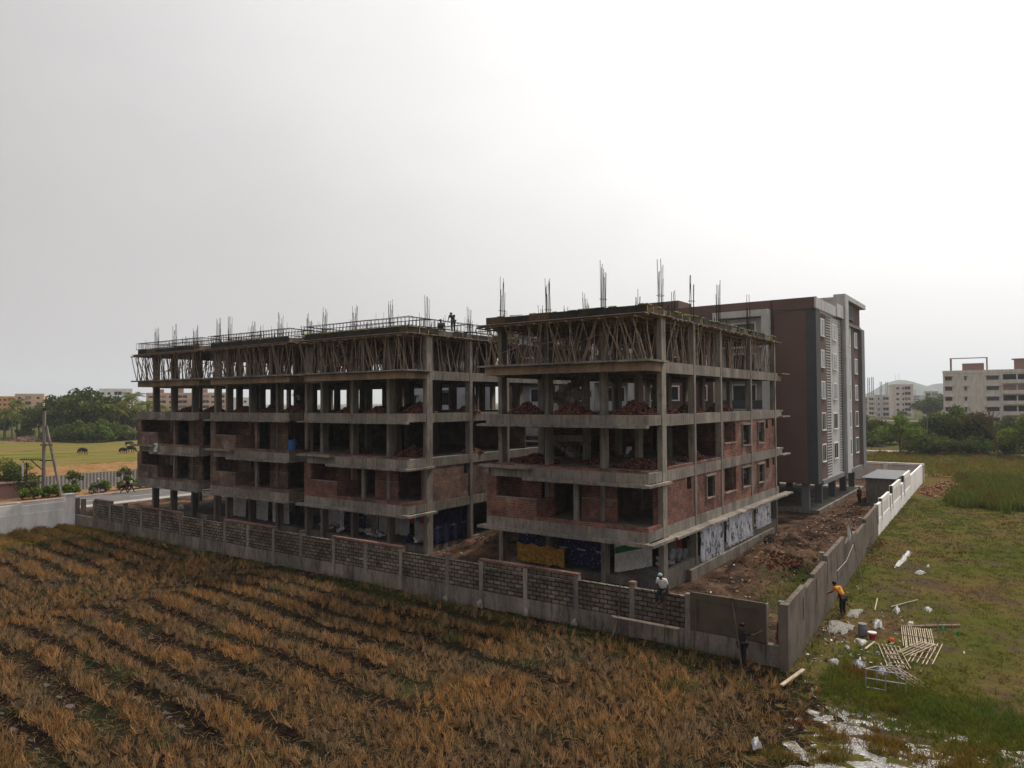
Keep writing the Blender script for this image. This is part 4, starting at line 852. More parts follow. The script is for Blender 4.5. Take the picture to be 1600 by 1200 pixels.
for i, (px, D, s) in enumerate(LB):
    put(bush, px, D, s, ['low', 'broad', 'rounded', 'widest bright', 'small', 'sparse', 'yellowish low', 'dark low'][i]+' bushy tree edging the left field, '+['below the light green tree', 'left of the grove front middle', 'in the grove front middle', 'right of the grove middle', 'beside the thatched hut', 'left of the grove middle', 'beside the pole with the strut', 'below the palms by the unfinished block'][i], 'bushy trees at the left field edge')
LP = [(6, 205, .95), (20, 207, 1.0), (27, 226, 1.32), (178, 203, 1.0), (186, 206, 1.1), (198, 208, 1.22), (205, 221, 1.48), (214, 212, 1.05), (229, 216, 1.2), (250, 211, 1.05), (268, 210, .95)]
for i, (px, D, s) in enumerate(LP):
    put(palm if i % 2 else palm2, px, D, s, 'coconut palm '+['at the far left edge', 'with dry orange fronds at the far left', 'tall, in front of the orange flats', 'left of the thatched hut roof', 'just above the thatched hut', 'right of the thatched hut', 'tallest, right of the white flats', 'beside the corner of the unfinished block', 'seen through the leftmost opening of the open floor', 'seen through the second opening of the open floor', 'seen right of the second column of the open floor'][i], 'coconut palms beyond the left field')
for i, (px, D, s) in enumerate([(285, 230, .62), (310, 236, .6), (335, 233, .66), (362, 240, .6), (395, 245, .6), (430, 250, .62), (467, 250, .62), (490, 260, .64), (524, 262, .6), (560, 262, .6), (590, 265, .6)]):
    put(big2 if i % 2 else big, px, D, s, 'distant tree seen through the long block\'s open third floor, '+['behind its left end', 'left of the pink flats', 'below the pink flats', 'right of the pink flats', 'left of the small white flats', 'right of the small white flats', 'left part of the middle bay', 'at the block middle', 'right of the block middle', 'towards its right bay', 'in its right bay'][i], 'trees behind the long block')
# right side
rt1 = make_tree('broadleaf_tree', '', 'tree', 10.5, 11, 'big', 11, GR, 'leafdk', .4, 4200)
RT = [(1496, 139, .93, rt1, 'big dark spreading tree in the middle of the right background'), (1470, 150, .62, rt1, 'dark tree left of the big spreading tree'), (1530, 137, .60, rt1, 'dark tree right of the big spreading tree, by the dust road'), (1456, 134, .42, rt1, 'low dark bushy tree beside the dust road, left of the big spreading tree'), (1574, 128, .4, rt1, 'low dark tree right of the bare tree'), (1600, 140, .7, rt1, 'tree at the right edge of the photo, below the white flats'), (1352, 172, .68, rt1, 'hazy green tree just right of the brown block'), (1371, 180, .55, rt1, 'hazy green tree left of the lime green tree'), (1440, 178, .55, rt1, 'tree behind the lime green tree, in front of the slender white flats'),
      (1452, 330, 1.2, rt1, 'round hazy tree right of the slender white flats'), (1470, 420, 1.4, rt1, 'far round tree beside the big white flats'), (1409, 395, .45, rt1, 'small dark tree in front of the slender white flats'), (1515, 128, .33, rt1, 'dark bush under the right side of the big spreading tree'), (1476, 131, .36, rt1, 'dark bush under the left side of the big spreading tree')]
for px, D, s, pr, lb in RT: put(pr, px, D, s, lb, GR)
lime = make_tree('young_tree', 'lime green young tree with a flat layered crown beside the dust road', 'tree', 7.4, 8.0, 'small', 21, None, 'leaflime', .3, 1500); lime.location = at_px(1406, 137)
lime2 = tree_copy(lime, at_px(1604, 124), 2, 1.05, 'bright green tree cut by the right edge of the photo')
for i, (px, D) in enumerate([(1378, 158), (1391, 163), (1361, 150), (1424, 150)]):
    tree_copy(rt1, at_px(px, D), i, .22+.05*(i % 2), ['low shrub left of the lime green tree trunk', 'low shrub behind the lime green tree', 'shrub just right of the brown block, below the hazy trees', 'shrub right of the lime green tree trunk'][i], 'shrubs in the right background')
shb = make_tree('shrub', '', 'bush', 3.4, 6.0, 'bush', 41, None, 'leafdk', .3, 1700); shb.location = at_px(1449, 131); shb['label'] = 'low dark shrub just left of the thin pole beside the dust road'
for i, (px, D, s, w_) in enumerate([(1462, 136, 1.0, 'between the thin pole and the big spreading tree'), (1509, 135, 1.1, 'right of the trunk of the big spreading tree'), (1525, 132, 1.0, 'beside the rider on the dust road'), (1570, 133, 1.0, 'right of the bare tree'), (1588, 135, 1.1, 'near the right edge behind the dust road'), (1436, 150, 1.1, 'behind the thin pole'), (1424, 142, .8, 'right of the lime green tree trunk'), (1392, 168, 1.3, 'left of the lime green tree trunk'), (1368, 160, 1.1, 'near the edge of the brown block'), (1350, 150, 1.0, 'touching the edge of the brown block'), (1512, 172, 1.7, 'behind the big spreading tree, right side'), (1540, 172, 1.6, 'below the big cream flats'), (1575, 172, 1.7, 'below the balconies of the big cream flats')]):
    tree_copy(shb, at_px(px, D), i*1.7, s, 'dark shrub '+w_, 'shrubs in the right background')
# bare tree
bt = thing('bare_tree', tuple(at_px(1558, 121)), 'leafless pale tree with thin forked branches in front of the white flats', 'tree'); bt.location = at_px(1558, 121); BASE[bt.name] = Vector((0, 0, 0))
m = MB(); rr = random.Random(5)
def br(p, d, L, r, lv):
    q = p+d*L; m.tube(p, q, r, 5, r*.65)
    if lv == 0: return
    for k in range(3): dd = (d+Vector((rr.gauss(0, .42), rr.gauss(0, .42), rr.uniform(.0, .25)))).normalized(); br(q, dd, L*rr.uniform(.6, .82), r*.6, lv-1)
br(Vector((0, 0, -.3)), Vector((0, 0, 1)), 3.0, .22, 5); m.build('trunk', 'bark', bt, local=True)
# hedge, street trees, dark clump by the pole (left)
hb = None; hn = -1
for i in range(27):
    y = 1.2+i*1.0+random.uniform(-.15, .15); loc = (-71.6+random.uniform(-.15, .15), y-5, -.36)
    lb = 'clipped round green hedge bush beyond the road, number along the row hidden' 
    if hb is None:
        hb = make_tree('hedge_bush', 'clipped hedge bush by the corrugated fence, first in the row beside the utility pole', 'bush', 1.25, 1.25, 'bush', 31, 'hedge bushes along the road', 'leaflime', .11, 900); hb.location = loc
    elif i not in (6, 9): hn += 1; tree_copy(hb, loc, i*1.3, random.uniform(.8, 1.12)*(1.15 if 10 < i < 15 else 1), 'clipped hedge bush by the corrugated fence, %s counted from the utility pole' % ('second third fourth fifth sixth seventh eighth ninth tenth eleventh twelfth thirteenth fourteenth fifteenth sixteenth seventeenth eighteenth nineteenth twentieth twenty-first twenty-second twenty-third twenty-fourth twenty-fifth twenty-sixth'.split()[hn]), 'hedge bushes along the road')
st_ = make_tree('street_tree', 'small dark street tree beside the road, left of the two walking people', 'tree', 3.1, 1.9, 'small', 33, 'street trees', 'leafdk', .13, 420); st_.location = (-72.3, 1.2, -.4)
tree_copy(st_, (-71.9, 6.9, -.4), 2, 1.0, 'small dark street tree right behind the two walking people', 'street trees')
cl_ = make_tree('bamboo_clump', 'feathery dark green clump beside the grey pole at the far left', 'bush', 6.0, 6.5, 'bush', 35, None, 'leafdk', .2, 3500); cl_.scale = (.8, .8, .8); cl_.location = (*G(18, 778, -.5)[:2], -.5)
wd = make_tree('shrub', 'dark green shrubs beyond the ground floor columns of the farthest bay', 'bush', 2.2, 4.2, 'bush', 36, 'shrubs behind the farthest bay', 'leafdk', .16, 1200); wd.location = (-62.5, 18.5, -.5)
tree_copy(wd, (-59, 22.5, -.5), 1, 1.0, 'dark green shrubs beyond the ground floor of the farthest bay, right of the first clump', 'shrubs behind the farthest bay')

# ------------------------------------------------------------------ buildings far away
def flats(px, D, w, dpt, floors, fh, wallm, label, bays, rot=0, z0=-.5, roofbox=True, group=None, balc=True, top='pinkbrown', name='apartment_block', fpx=1.0):
    c = AT(px, 640, D); t = thing(name, (c[0], c[1], z0), label, 'building', group); BASE[t.name] = Vector((0, 0, 0)); H = floors*fh
    ang = math.atan2(-(fw[0]), fw[1])+rot-.9*math.atan((px-800)/FPX); t.rotation_euler = (0, 0, ang)
    m = MB(); m.box(-w/2, 0, 0, w/2, dpt, H); m.build('wall', wallm, t, local=True)
    m = MB(); m.box(-w/2-.1, -.12, H+.002, w/2+.1, .1, H+.9); m.box(-w/2-.1, dpt-.1, H+.002, w/2+.1, dpt+.1, H+.9); m.box(-w/2-.1, .1, H+.002, -w/2+.1, dpt-.1, H+.9); m.box(w/2-.1, .1, H+.002, w/2+.1, dpt-.1, H+.9); m.build('parapet', wallm, t, local=True)
    if roofbox:
        m = MB(); m.box(-w*.32, 2, H+.003, -w*.12, 6, H+3.0); m.build('roof_room', top, t, local=True)
        m = MB(); m.box(w*.15, 2, H+.003, w*.32, 6.5, H+3.8); m.box(w*.13, 1.8, H+3.803, w*.34, 6.7, H+4.0); m.build('roof_room', top, t, local=True)
    for k in range(floors):
        z = k*fh; 
        for (bx_, bw_, kind) in bays:
            x = bx_*w-w/2; bwid = bw_*w
            if kind == 'w':
                m = MB(); m.box(x-.1, -.06, z+.95, x+bwid+.1, -.003, z+2.25); f = m.build('window', wallm, t, local=True); m = MB(); m.box(x, -.09, z+1.05, x+bwid, -.062, z+2.15); m.build('pane', 'glass', f, local=True)
                m = MB(); m.box(x-.35, -.55, z+2.27, x+bwid+.35, -.003, z+2.36); m.build('sunshade', wallm, t, local=True)
            else:
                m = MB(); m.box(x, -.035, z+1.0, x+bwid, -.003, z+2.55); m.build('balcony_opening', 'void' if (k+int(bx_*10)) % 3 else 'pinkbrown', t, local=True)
                m = MB(); m.box(x-.1, -.9, z-.1, x+bwid+.1, -.04, z+.05); m.box(x-.1, -.9, z+.052, x+bwid+.1, -.8, z+.98); m.build('balcony', wallm, t, local=True)
                m = MB(); m.box(x+bwid*.45, -.06, z+1.0, x+bwid*.5, -.036, z+2.5); m.build('mullion', wallm, t, local=True)
    return t
wf = flats(1560, 206, 27, 14, 6, 3.02, 'cream', 'big cream apartment building with pink roof rooms at the right edge', [(.02, .065, 'w'), (.20, .02, 'w'), (.40, .11, 'w'), (.545, .26, 'b'), (.83, .17, 'b')], rot=-.05, z0=-.7)
for (a, c, z0, z1) in ((-11.8, -4.3, 18.13, 21.5),):
    m = MB(); m.box(a, 1, z1+1.0, c+2, 1.3, z1+1.25); m.box(c+1.6, 1, 18.13, c+2, 1.3, z1+.998); m.box(a+.1, 1, z0, a+.6, 1.3, z1+.998); m.build('roof_frame', 'pinkbrown', wf, local=True)
flats(1411, 400, 10.5, 12, 6, 3.0, 'cream', 'slender six storey cream apartment building below the hill', [(.2, .12, 'w'), (.48, .08, 'w'), (.60, .26, 'b')], rot=.1, roofbox=False)
flats(1383, 420, 9.5, 10, 4, 3.1, 'lightgrey', 'grey four storey building left of the slender cream one', [(.12, .08, 'w'), (.4, .3, 'b'), (.8, .1, 'w')], roofbox=False)
flats(1366, 455, 7, 9, 4, 3.0, 'cream', 'small unfinished concrete frame house just right of the brown block', [(.1, .35, 'b'), (.55, .35, 'b')], roofbox=False)
flats(1456, 440, 7, 9, 5, 2.9, 'lightgrey', 'narrow grey building with striped balconies left of the big cream flats', [(.1, .3, 'b'), (.55, .35, 'b')], roofbox=False)
flats(1440, 900, 22, 10, 5, 3.0, 'lightgrey', 'faint hazy block in front of the hill, right of the slender cream building', [(.1, .3, 'b'), (.6, .3, 'b')], roofbox=False)
flats(1470, 340, 7, 6, 1, 3.4, 'peach', 'low peach coloured house beside the big cream flats', [(.2, .3, 'w'), (.6, .2, 'w')], roofbox=False)
flats(1351, 700, 12, 10, 4, 3.0, 'pinkbrown', 'pink block just beside the edge of the brown block', [(.1, .35, 'b'), (.55, .35, 'b')], roofbox=False)
flats(20, 400, 32, 10, 4, 2.7, 'ochre', 'long orange apartment building at the far left above the palms', [(i/14+.01, .035, 'w') for i in range(14)], z0=3, roofbox=False)
flats(46, 390, 13, 9, 4, 3.0, 'peach', 'taller peach apartment building above the far left palms', [(.1, .1, 'w'), (.35, .2, 'b'), (.75, .1, 'w')], z0=3, roofbox=False)
flats(181, 345, 14, 12, 5, 3.1, 'white', 'white and blue flats rising behind the tallest palm', [(.05, .1, 'w'), (.25, .08, 'w'), (.45, .22, 'b'), (.8, .12, 'w')], z0=1, roofbox=False)
flats(264, 420, 24, 12, 5, 3.1, 'peach', 'pale pink flats seen through the left openings of the open third floor', [(.05, .1, 'w'), (.25, .18, 'b'), (.5, .1, 'w'), (.7, .2, 'b')], z0=0)
flats(292, 430, 18, 12, 4, 3.1, 'cream', 'cream flats seen through the third opening of the open floor', [(.05, .1, 'w'), (.25, .18, 'b'), (.5, .1, 'w'), (.7, .2, 'b')], z0=0, roofbox=False)
flats(330, 420, 18, 12, 5, 3.1, 'peach', 'orange pink flats seen through the middle bay of the open floor', [(.05, .1, 'w'), (.25, .18, 'b'), (.5, .1, 'w'), (.7, .2, 'b')], z0=0)
flats(373, 400, 11, 12, 4, 3.1, 'white', 'small white flats seen through the middle bay of the open floor', [(.1, .15, 'w'), (.4, .2, 'b'), (.75, .12, 'w')], z0=0, roofbox=False)
flats(560, 110, 12, 10, 4, 3.3, 'bluewhite', 'pale grey building glimpsed through the open third floor beside the gap', [(.1, .15, 'w'), (.4, .2, 'b'), (.75, .12, 'w')], z0=-.5, roofbox=False) if False else None
flats(690, 92, 13, 8, 5, 3.0, 'bluewhite', 'pale grey house seen through the long block\'s open floor right of its corner column', [(.1, .15, 'w'), (.4, .2, 'b'), (.75, .12, 'w')], z0=-.5, roofbox=False)
# steel pylons / lattice masts
for i, (px, D, h) in enumerate([(1358, 520, 26), (1364, 540, 27), (1377, 600, 25), (1386, 610, 25)]):
    c = AT(px, 640, D); m = MB(); w = .7
    for sx_ in (-1, 1):
        for sy_ in (-1, 1): m.tube((c[0]+sx_*w, c[1]+sy_*w, -.5), (c[0]+sx_*w*.8, c[1]+sy_*w*.8, h), .14, 4)
    z = 1
    while z < h-1.5: m.bar((c[0]-w, c[1]-w, z), (c[0]+w, c[1]-w, z+1.5), .09, .09); m.bar((c[0]+w, c[1]-w, z), (c[0]-w, c[1]-w, z+1.5), .09, .09); z += 1.6
    solo('lattice_mast', m, 'midgrey', (c[0], c[1], -.5), ['leftmost steel lattice mast beside the brown block', 'second steel lattice mast from the brown block', 'lattice mast above the grey four storey building', 'lattice mast nearest the slender cream building'][i], 'mast', 'lattice masts in front of the hill')
for i, px in enumerate((1399.5, 1405)):
    m = MB(); c = AT(px, 590, HD-10); m.tube((c[0], c[1], c[2]-50), (c[0], c[1], c[2]+12), .55, 4); solo('radio_mast', m, 'midgrey', (c[0], c[1], c[2]-50), 'thin radio mast on the hilltop, %s of two' % ('left', 'right')[i], 'mast', 'hilltop masts')
# corrugated fence
cf = thing('corrugated_fence', (-76.3, 0, -.4), 'grey corrugated sheet fence between the hedge and the brown field', 'fence')
m = MB(); y = -30.0; k = 0
while y < 60: 
    x = -76.4+(.025 if k % 2 else -.025); m.hexa([(x-.02, y, -.5), (x+.02, y, -.5), (-76.4+(-.025 if k % 2 else .025)+.02, y+.2, -.5), (-76.4+(-.025 if k % 2 else .025)-.02, y+.2, -.5), (x-.02, y, 1.55), (x+.02, y, 1.55), (-76.4+(-.025 if k % 2 else .025)+.02, y+.2, 1.55), (-76.4+(-.025 if k % 2 else .025)-.02, y+.2, 1.55)]); y += .2; k += 1
m.build('sheet_panel', 'fencegrey', cf)
for j in range(30):
    m = MB(); m.bar((-76.52, -30+j*3, -.5), (-76.52, -30+j*3, 1.6), .06, .06); m.build('post', 'midgrey', cf)
# utility pole with strut and small switch frame
up_ = thing('utility_pole', tuple(G(68, 779, -.5)), 'tall tapering concrete pole with a leaning strut and iron bracket beyond the left wall', 'pole')
p0 = Vector(G(68, 779, -.5)); ex_ = Vector((rt[0], rt[1], 0)).normalized()
m = MB(); m.tube(p0, p0+Vector((0, 0, 9.7)), .24, 8, .17); m.build('shaft', 'conc', up_)
m = MB(); m.tube(p0+ex_*2.0+Vector((0, 0, 0)), p0+ex_*.25+Vector((0, 0, 8.0)), .17, 7, .13); m.build('strut', 'conc', up_)
m = MB(); m.tube(p0+Vector((0, 0, 9.7)), p0+Vector((0, 0, 9.95)), .21, 8)
for z in (5.9, 4.2): m.bar(p0-ex_*.4+Vector((0, 0, z)), p0+ex_*.9+Vector((0, 0, z)), .12, .12)
m.build('collar', 'rebar', up_)
m = MB(); m.bar(p0-ex_*2.4+Vector((0, -.2, 4.3)), p0+ex_*.2+Vector((0, -.2, 4.25)), .1, .1); m.bar(p0-ex_*1.2+Vector((0, -.2, 4.25)), p0+Vector((0, -.2, 3.2)), .09, .09)
for k in range(9): m.tube(p0+ex_*(-2.2+k*.25)+Vector((0, -.2, 4.3)), p0+ex_*(-2.2+k*.25)+Vector((0, -.2, 4.5)), .03, 4)
m.build('bracket', 'rebar', up_)
m = MB(); q = p0-ex_*2.35; m.tube(q, q+Vector((0, 0, 3.9)), .09, 6); solo('cable_post', m, 'lightgrey', tuple(q), 'thin pale post standing left of the utility pole', 'post')
m = MB(); q = p0-ex_*1.9; m.tube(q, q+Vector((0, 0, 4.0)), .08, 6); solo('cable_post', m, 'rebar', tuple(q), 'thin black post between the pale post and the utility pole', 'post')
for i, (px, D, h) in enumerate([(1448, 138, 8.0), (1430.5, 360, 15)]):
    c = AT(px, 640, D); m = MB(); m.tube((c[0], c[1], -.5), (c[0], c[1], h-.5), .13, 6, .09); m.bar((c[0]-.6, c[1], h-.8), (c[0]+.6, c[1], h-.8), .1, .1); solo('utility_pole', m, 'conc', (c[0], c[1], -.5), ['thin concrete pole beside the dust road, left of the big spreading tree', 'far thin pole right of the slender cream building'][i], 'pole')
# thatched hut and rubble at grove edge, shed at far left
hc_ = AT(192, 640, 206); h = thing('hut', (hc_[0], hc_[1], -.5), 'low hut with a grey thatched roof under the palms at the left field edge', 'hut'); BASE[h.name] = Vector((0, 0, 0))
m = MB(); m.box(-3.2, -2, 0, 3.2, 2, 2.2); m.build('wall', 'c_navy', h, local=True); m = MB(); m.hexa([(-4, -3, 2.1), (4, -3, 2.1), (4, 3, 2.1), (-4, 3, 2.1), (-2.6, -.2, 4.4), (2.6, -.2, 4.4), (2.6, .2, 4.4), (-2.6, .2, 4.4)]); m.build('roof', 'bark', h, local=True)
c = AT(42, 640, 204); heap('rubble_heap', 'coping', c[0], c[1], -.5, 9, 3, 1.6, 260, .5, 'low spread of pink brick rubble and rags below the far left palms', 'rubble heap', None)
c = G(6, 779, -.5); m = MB(); m.box(c[0]-2.5, c[1]-2.5, -.5, c[0]+2.0, c[1]+2.2, 1.3); m.box(c[0]-2.9, c[1]-2.9, 1.303, c[0]+2.3, c[1]+2.5, 1.45); m.box(c[0]+2.003, c[1]-1.5, .2, c[0]+2.03, c[1]+.2, 1.2); solo('shed', m, 'pinkbrown', tuple(c), 'small dark red roadside shed at the far left edge behind the white wall', 'shed')
# ------------------------------------------------------------------ people
def skin_mesh(name, verts, edges, mat, parent, sub=1):
    me = bpy.data.meshes.new(name); me.from_pydata([v[0] for v in verts], edges, []); o = bpy.data.objects.new(name, me); COL.objects.link(o)
    md = o.modifiers.new('skin', 'SKIN'); md.use_smooth_shade = True
    if not me.skin_vertices: raise RuntimeError('no skin layer')
    for i, v in enumerate(verts):
        r = v[1]; me.skin_vertices[0].data[i].radius = (r, r) if not isinstance(r, tuple) else r; me.skin_vertices[0].data[i].use_root = (i == 0)
    s = o.modifiers.new('sub', 'SUBSURF'); s.levels = sub; s.render_levels = sub
    dg = bpy.context.evaluated_depsgraph_get(); dg.update(); nm = bpy.data.meshes.new_from_object(o.evaluated_get(dg)); nm.name = name
    o.modifiers.clear(); o.data = nm; nm.materials.clear(); nm.materials.append(MT[mat])
    for p in nm.polygons: p.use_smooth = True
    o.parent = parent; return o
def person(loc, rz, label, top, bottom, pose={}, extra=None, scale=1.0, skirt=False, hairm='hair', gloves=None, group=None):
    """local frame: x right, y forward (facing), z up; pose overrides joint positions"""
    t = bpy.data.objects.new('person', None); COL.objects.link(t); t.location = loc; t.rotation_euler = (0, 0, rz); t.scale = (scale,)*3; setp(t, label, 'person', group)
    J = dict(pel=(0, 0, .92), spi=(0, .0, 1.12), che=(0, .01, 1.30), nec=(0, 0, 1.47), hea=(0, .02, 1.58), top=(0, .01, 1.67),
             shl=(-.17, 0, 1.40), shr=(.17, 0, 1.40), ell=(-.22, -.02, 1.12), elr=(.22, -.02, 1.12), hnl=(-.23, .06, .86), hnr=(.23, .06, .86),
             hil=(-.09, 0, .88), hir=(.09, 0, .88), knl=(-.1, .02, .48), knr=(.1, .02, .48), anl=(-.1, -.02, .07), anr=(.1, -.02, .07), tol=(-.11, .15, .03), tor=(.11, .15, .03))
    J.update(pose); V = []; E = []; ix = {}
    def add(k, p, r, par=None):
        ix[k] = len(V); V.append((tuple(p), r)); 
        if par is not None: E.append((ix[par], ix[k]))
    add('pel', J['pel'], (.14, .10)); add('spi', J['spi'], (.12, .085), 'pel'); add('che', J['che'], (.145, .095), 'spi'); add('nec', J['nec'], .05, 'che'); 
    H = Vector(J['hea']); T = Vector(J['top']); N = Vector(J['nec']); add('chin', N.lerp(H, .5), .062, 'nec'); add('hea', H, (.08, .095), 'chin'); add('top', T, .07, 'hea')
    for s in 'lr':
        add('sh'+s, J['sh'+s], .055, 'che'); add('el'+s, J['el'+s], .04, 'sh'+s); add('hn'+s, J['hn'+s], .028, 'el'+s)
        d = (Vector(J['hn'+s])-Vector(J['el'+s])).normalized(); side = d.cross(Vector((0, 1, .2))).normalized(); palm_ = Vector(J['hn'+s])+d*.06; add('pa'+s, palm_, (.036, .018), 'hn'+s)
        nrm = d.cross(side)
        for f in range(4):
            L = (.072, .082, .076, .06)[f]; base = palm_+side*(-.027+.018*f)+d*.025; add('f%d%s' % (f, s), base, .010, 'pa'+s); add('g%d%s' % (f, s), base+d*L*.55+nrm*.006, .009, 'f%d%s' % (f, s)); add('h%d%s' % (f, s), base+d*L*.9+nrm*.028, .007, 'g%d%s' % (f, s))
        th = palm_-side*.035-d*.03; add('t0'+s, th, .011, 'hn'+s); add('t1'+s, th-side*.025+d*.035, .009, 't0'+s)
        add('hi'+s, J['hi'+s], .088, 'pel'); add('kn'+s, J['kn'+s], .057, 'hi'+s); add('an'+s, J['an'+s], .038, 'kn'+s); add('to'+s, J['to'+s], (.04, .025), 'an'+s)
    fwd = Vector((0, 1, 0)); fwd = (fwd-(T-H).normalized()*fwd.dot((T-H).normalized())).normalized()
    add('nose', H+fwd*.105-(T-H).normalized()*.02, .014, 'hea')
    skin_mesh('body', V, E, 'skin', t)
    P = lambda k: Vector(J[k])
    # clothes follow the same joints, slightly wider, ending at cuffs and hem
    SV = [(tuple(P('pel').lerp(P('spi'), .1)), (.165, .125)), (tuple(P('spi')), (.15, .115)), (tuple(P('che')), (.172, .12)), (tuple(P('che').lerp(P('nec'), .75)), .075)]; SE = [(0, 1), (1, 2), (2, 3)]
    for s in 'lr':
        i = len(SV); SV += [(tuple(P('sh'+s)), .076), (tuple(P('sh'+s).lerp(P('el'+s), .85)), .062)]; SE += [(2, i), (i, i+1)]
    skin_mesh('shirt', SV, SE, top, t)
    if skirt:
        m = MB(); c = P('pel'); m.lathe((c.x, c.y, 0), [(.27, .05), (.25, .35), (.2, .7), (.17, c.z+.05), (.14, c.z+.18)], 14); m.build('skirt', bottom, t, local=True, smooth=True)
    else:
        TV = [(tuple(P('pel')), (.165, .125))]; TE = []
        for s in 'lr':
            i = len(TV); TV += [(tuple(P('hi'+s)), .108), (tuple(P('kn'+s)), .077), (tuple(P('kn'+s).lerp(P('an'+s), .9)), .058)]; TE += [(0, i), (i, i+1), (i+1, i+2)]
        skin_mesh('trousers', TV, TE, bottom, t)
    m = MB(); u = (T-H).normalized(); cc = H+u*.055-fwd*.018; m.sphere((0, 0, 0), .102, 12, 8, 1, 1.05, .9)
    m.v = [tuple(cc+Vector((a, b_, max(c_, -.03)))) for a, b_, c_ in m.v]; m.build('hair', hairm, t, local=True, smooth=True)
    m = MB(); sx_ = u.cross(fwd)
    for sg in (-1, 1): m.sphere(tuple(H+fwd*.088+sx_*sg*.032+u*.012), .011, 6, 4)
    m.build('eyes', 'hair', t, local=True)
    if gloves:
        m = MB()
        for s in 'lr': d = (P('hn'+s)-P('el'+s)).normalized(); m.sphere(tuple(P('hn'+s)+d*.09), .062, 10, 8, 1, .8, 1.2)
        m.build('gloves', gloves, t, local=True, smooth=True)
    return t
def face_to(px_dir):   # rotation so that local +y points along a world direction
    return math.atan2(-px_dir[0], px_dir[1])
L0 = lambda px, py, z: tuple(G(px, py, z))
bend = dict(pel=(0, -.05, .95), spi=(0, .08, 1.1), che=(0, .22, 1.24), nec=(0, .36, 1.36), hea=(0, .44, 1.42), top=(0, .49, 1.49), shl=(-.17, .28, 1.3), shr=(.17, .28, 1.3), ell=(-.2, .42, 1.08), elr=(.2, .36, 1.05), hnl=(-.16, .62, 1.0), hnr=(.22, .42, .82))
g = L0(1317, 963, -.46); person(g, R(62), 'person in an orange top, dark trousers and orange gloves plastering the right wall', 'c_orange', 'c_black', bend, gloves='c_orangered')
g = G(1160, 1044, -.4); person((g[0], -8.75, -.4), R(-40), 'dark clad barefoot person reaching up to plaster the front wall near its open corner', 'c_black', 'c_black', dict(elr=(.3, .25, 1.3), hnr=(.36, .5, 1.42), ell=(-.25, .2, 1.15), hnl=(-.1, .42, 1.2)))
sit = dict(pel=(0, 0, .12), spi=(0, .05, .32), che=(0, .14, .50), nec=(0, .24, .66), hea=(0, .32, .75), top=(0, .36, .84), shl=(-.18, .16, .60), shr=(.18, .16, .60), ell=(-.25, .12, .34), elr=(.25, .12, .34), hnl=(-.27, .14, .10), hnr=(.3, .2, .10), hil=(-.1, .06, .1), hir=(.1, .06, .1), knl=(-.12, .40, .06), knr=(.12, .40, .06), anl=(-.12, .42, -.36), anr=(.12, .42, -.36), tol=(-.12, .56, -.42), tor=(.12, .56, -.42))
xw = 3.45; tb = person((xw, Yw+.08, 1.74), R(180), 'person in a white shirt and teal headcloth sitting astride the top of the block wall', 'c_white', 'c_black', sit, hairm='c_teal')
person((8.0, -6.9, -.42), R(150), 'woman in a maroon sari standing inside the gap at the wall corner', 'c_maroon', 'c_maroon', {}, skirt=True, scale=.98)
person((-17.7, 3.5, 14.87), R(60), 'person bending over the rebar on the roof of the long block', 'c_black', 'c_black', dict(bend)); person((-17.8, 2.4, 14.87), R(200), 'person in grey crouching on the roof of the long block beside the bending one', 'c_grey', 'c_black', dict(sit, knl=(-.12, .34, .45), knr=(.12, .34, .45), anl=(-.12, .25, .05), anr=(.12, .25, .05), tol=(-.12, .4, .03), tor=(.12, .4, .03)))
person((-48.6, -.9, ZL[2]+.22), R(170), 'dark shirted person in grey trousers standing in the balcony of the farthest bay', 'c_black', 'c_grey', {})
person((-34.8, 3.2, ZL[3]), R(120), 'person in a white shirt lifting something on the open third floor of the middle bay', 'c_white', 'c_navy', dict(elr=(.22, .3, 1.35), hnr=(.2, .5, 1.5), ell=(-.22, .3, 1.3), hnl=(-.18, .5, 1.45)))
person((-4.4, 4.6, ZL[2]+.3), R(-30), 'person in a white shirt sitting on the second open floor of the nearest block', 'c_white', 'c_grey', sit)
walk = dict(knl=(-.1, .22, .5), anl=(-.1, .34, .1), tol=(-.11, .48, .05), knr=(.1, -.12, .48), anr=(.1, -.42, .16), tor=(.1, -.32, .05), hnl=(-.24, -.16, .9), hnr=(.24, .26, .95), ell=(-.23, -.12, 1.12), elr=(.23, .05, 1.12))
wy = face_to((.3, 1)); a_ = G(194, 771, -.38); person(tuple(a_), wy, 'walking person in a pink and white top on the far road, left of two', 'c_pink', 'c_black', walk); a_ = G(205, 770.5, -.38); person(tuple(a_), wy, 'walking person in a white top on the far road, right of two', 'c_white', 'c_black', walk)
person((2.6, 41.3, -.45), R(150), 'person in dark maroon clothes beside the small concrete room', 'c_maroon', 'c_black', {})
person((-10.98, 1.3, 12.0), R(200), 'person in navy working among the poles at the left end of the near roof shuttering', 'c_navy', 'c_navy', dict(elr=(.22, .15, 1.5), hnr=(.2, .2, 1.75)))
person((-42.0+.5, -.8, 12.04), R(120), 'dark figure', 'c_navy', 'c_black', {}) if False else None

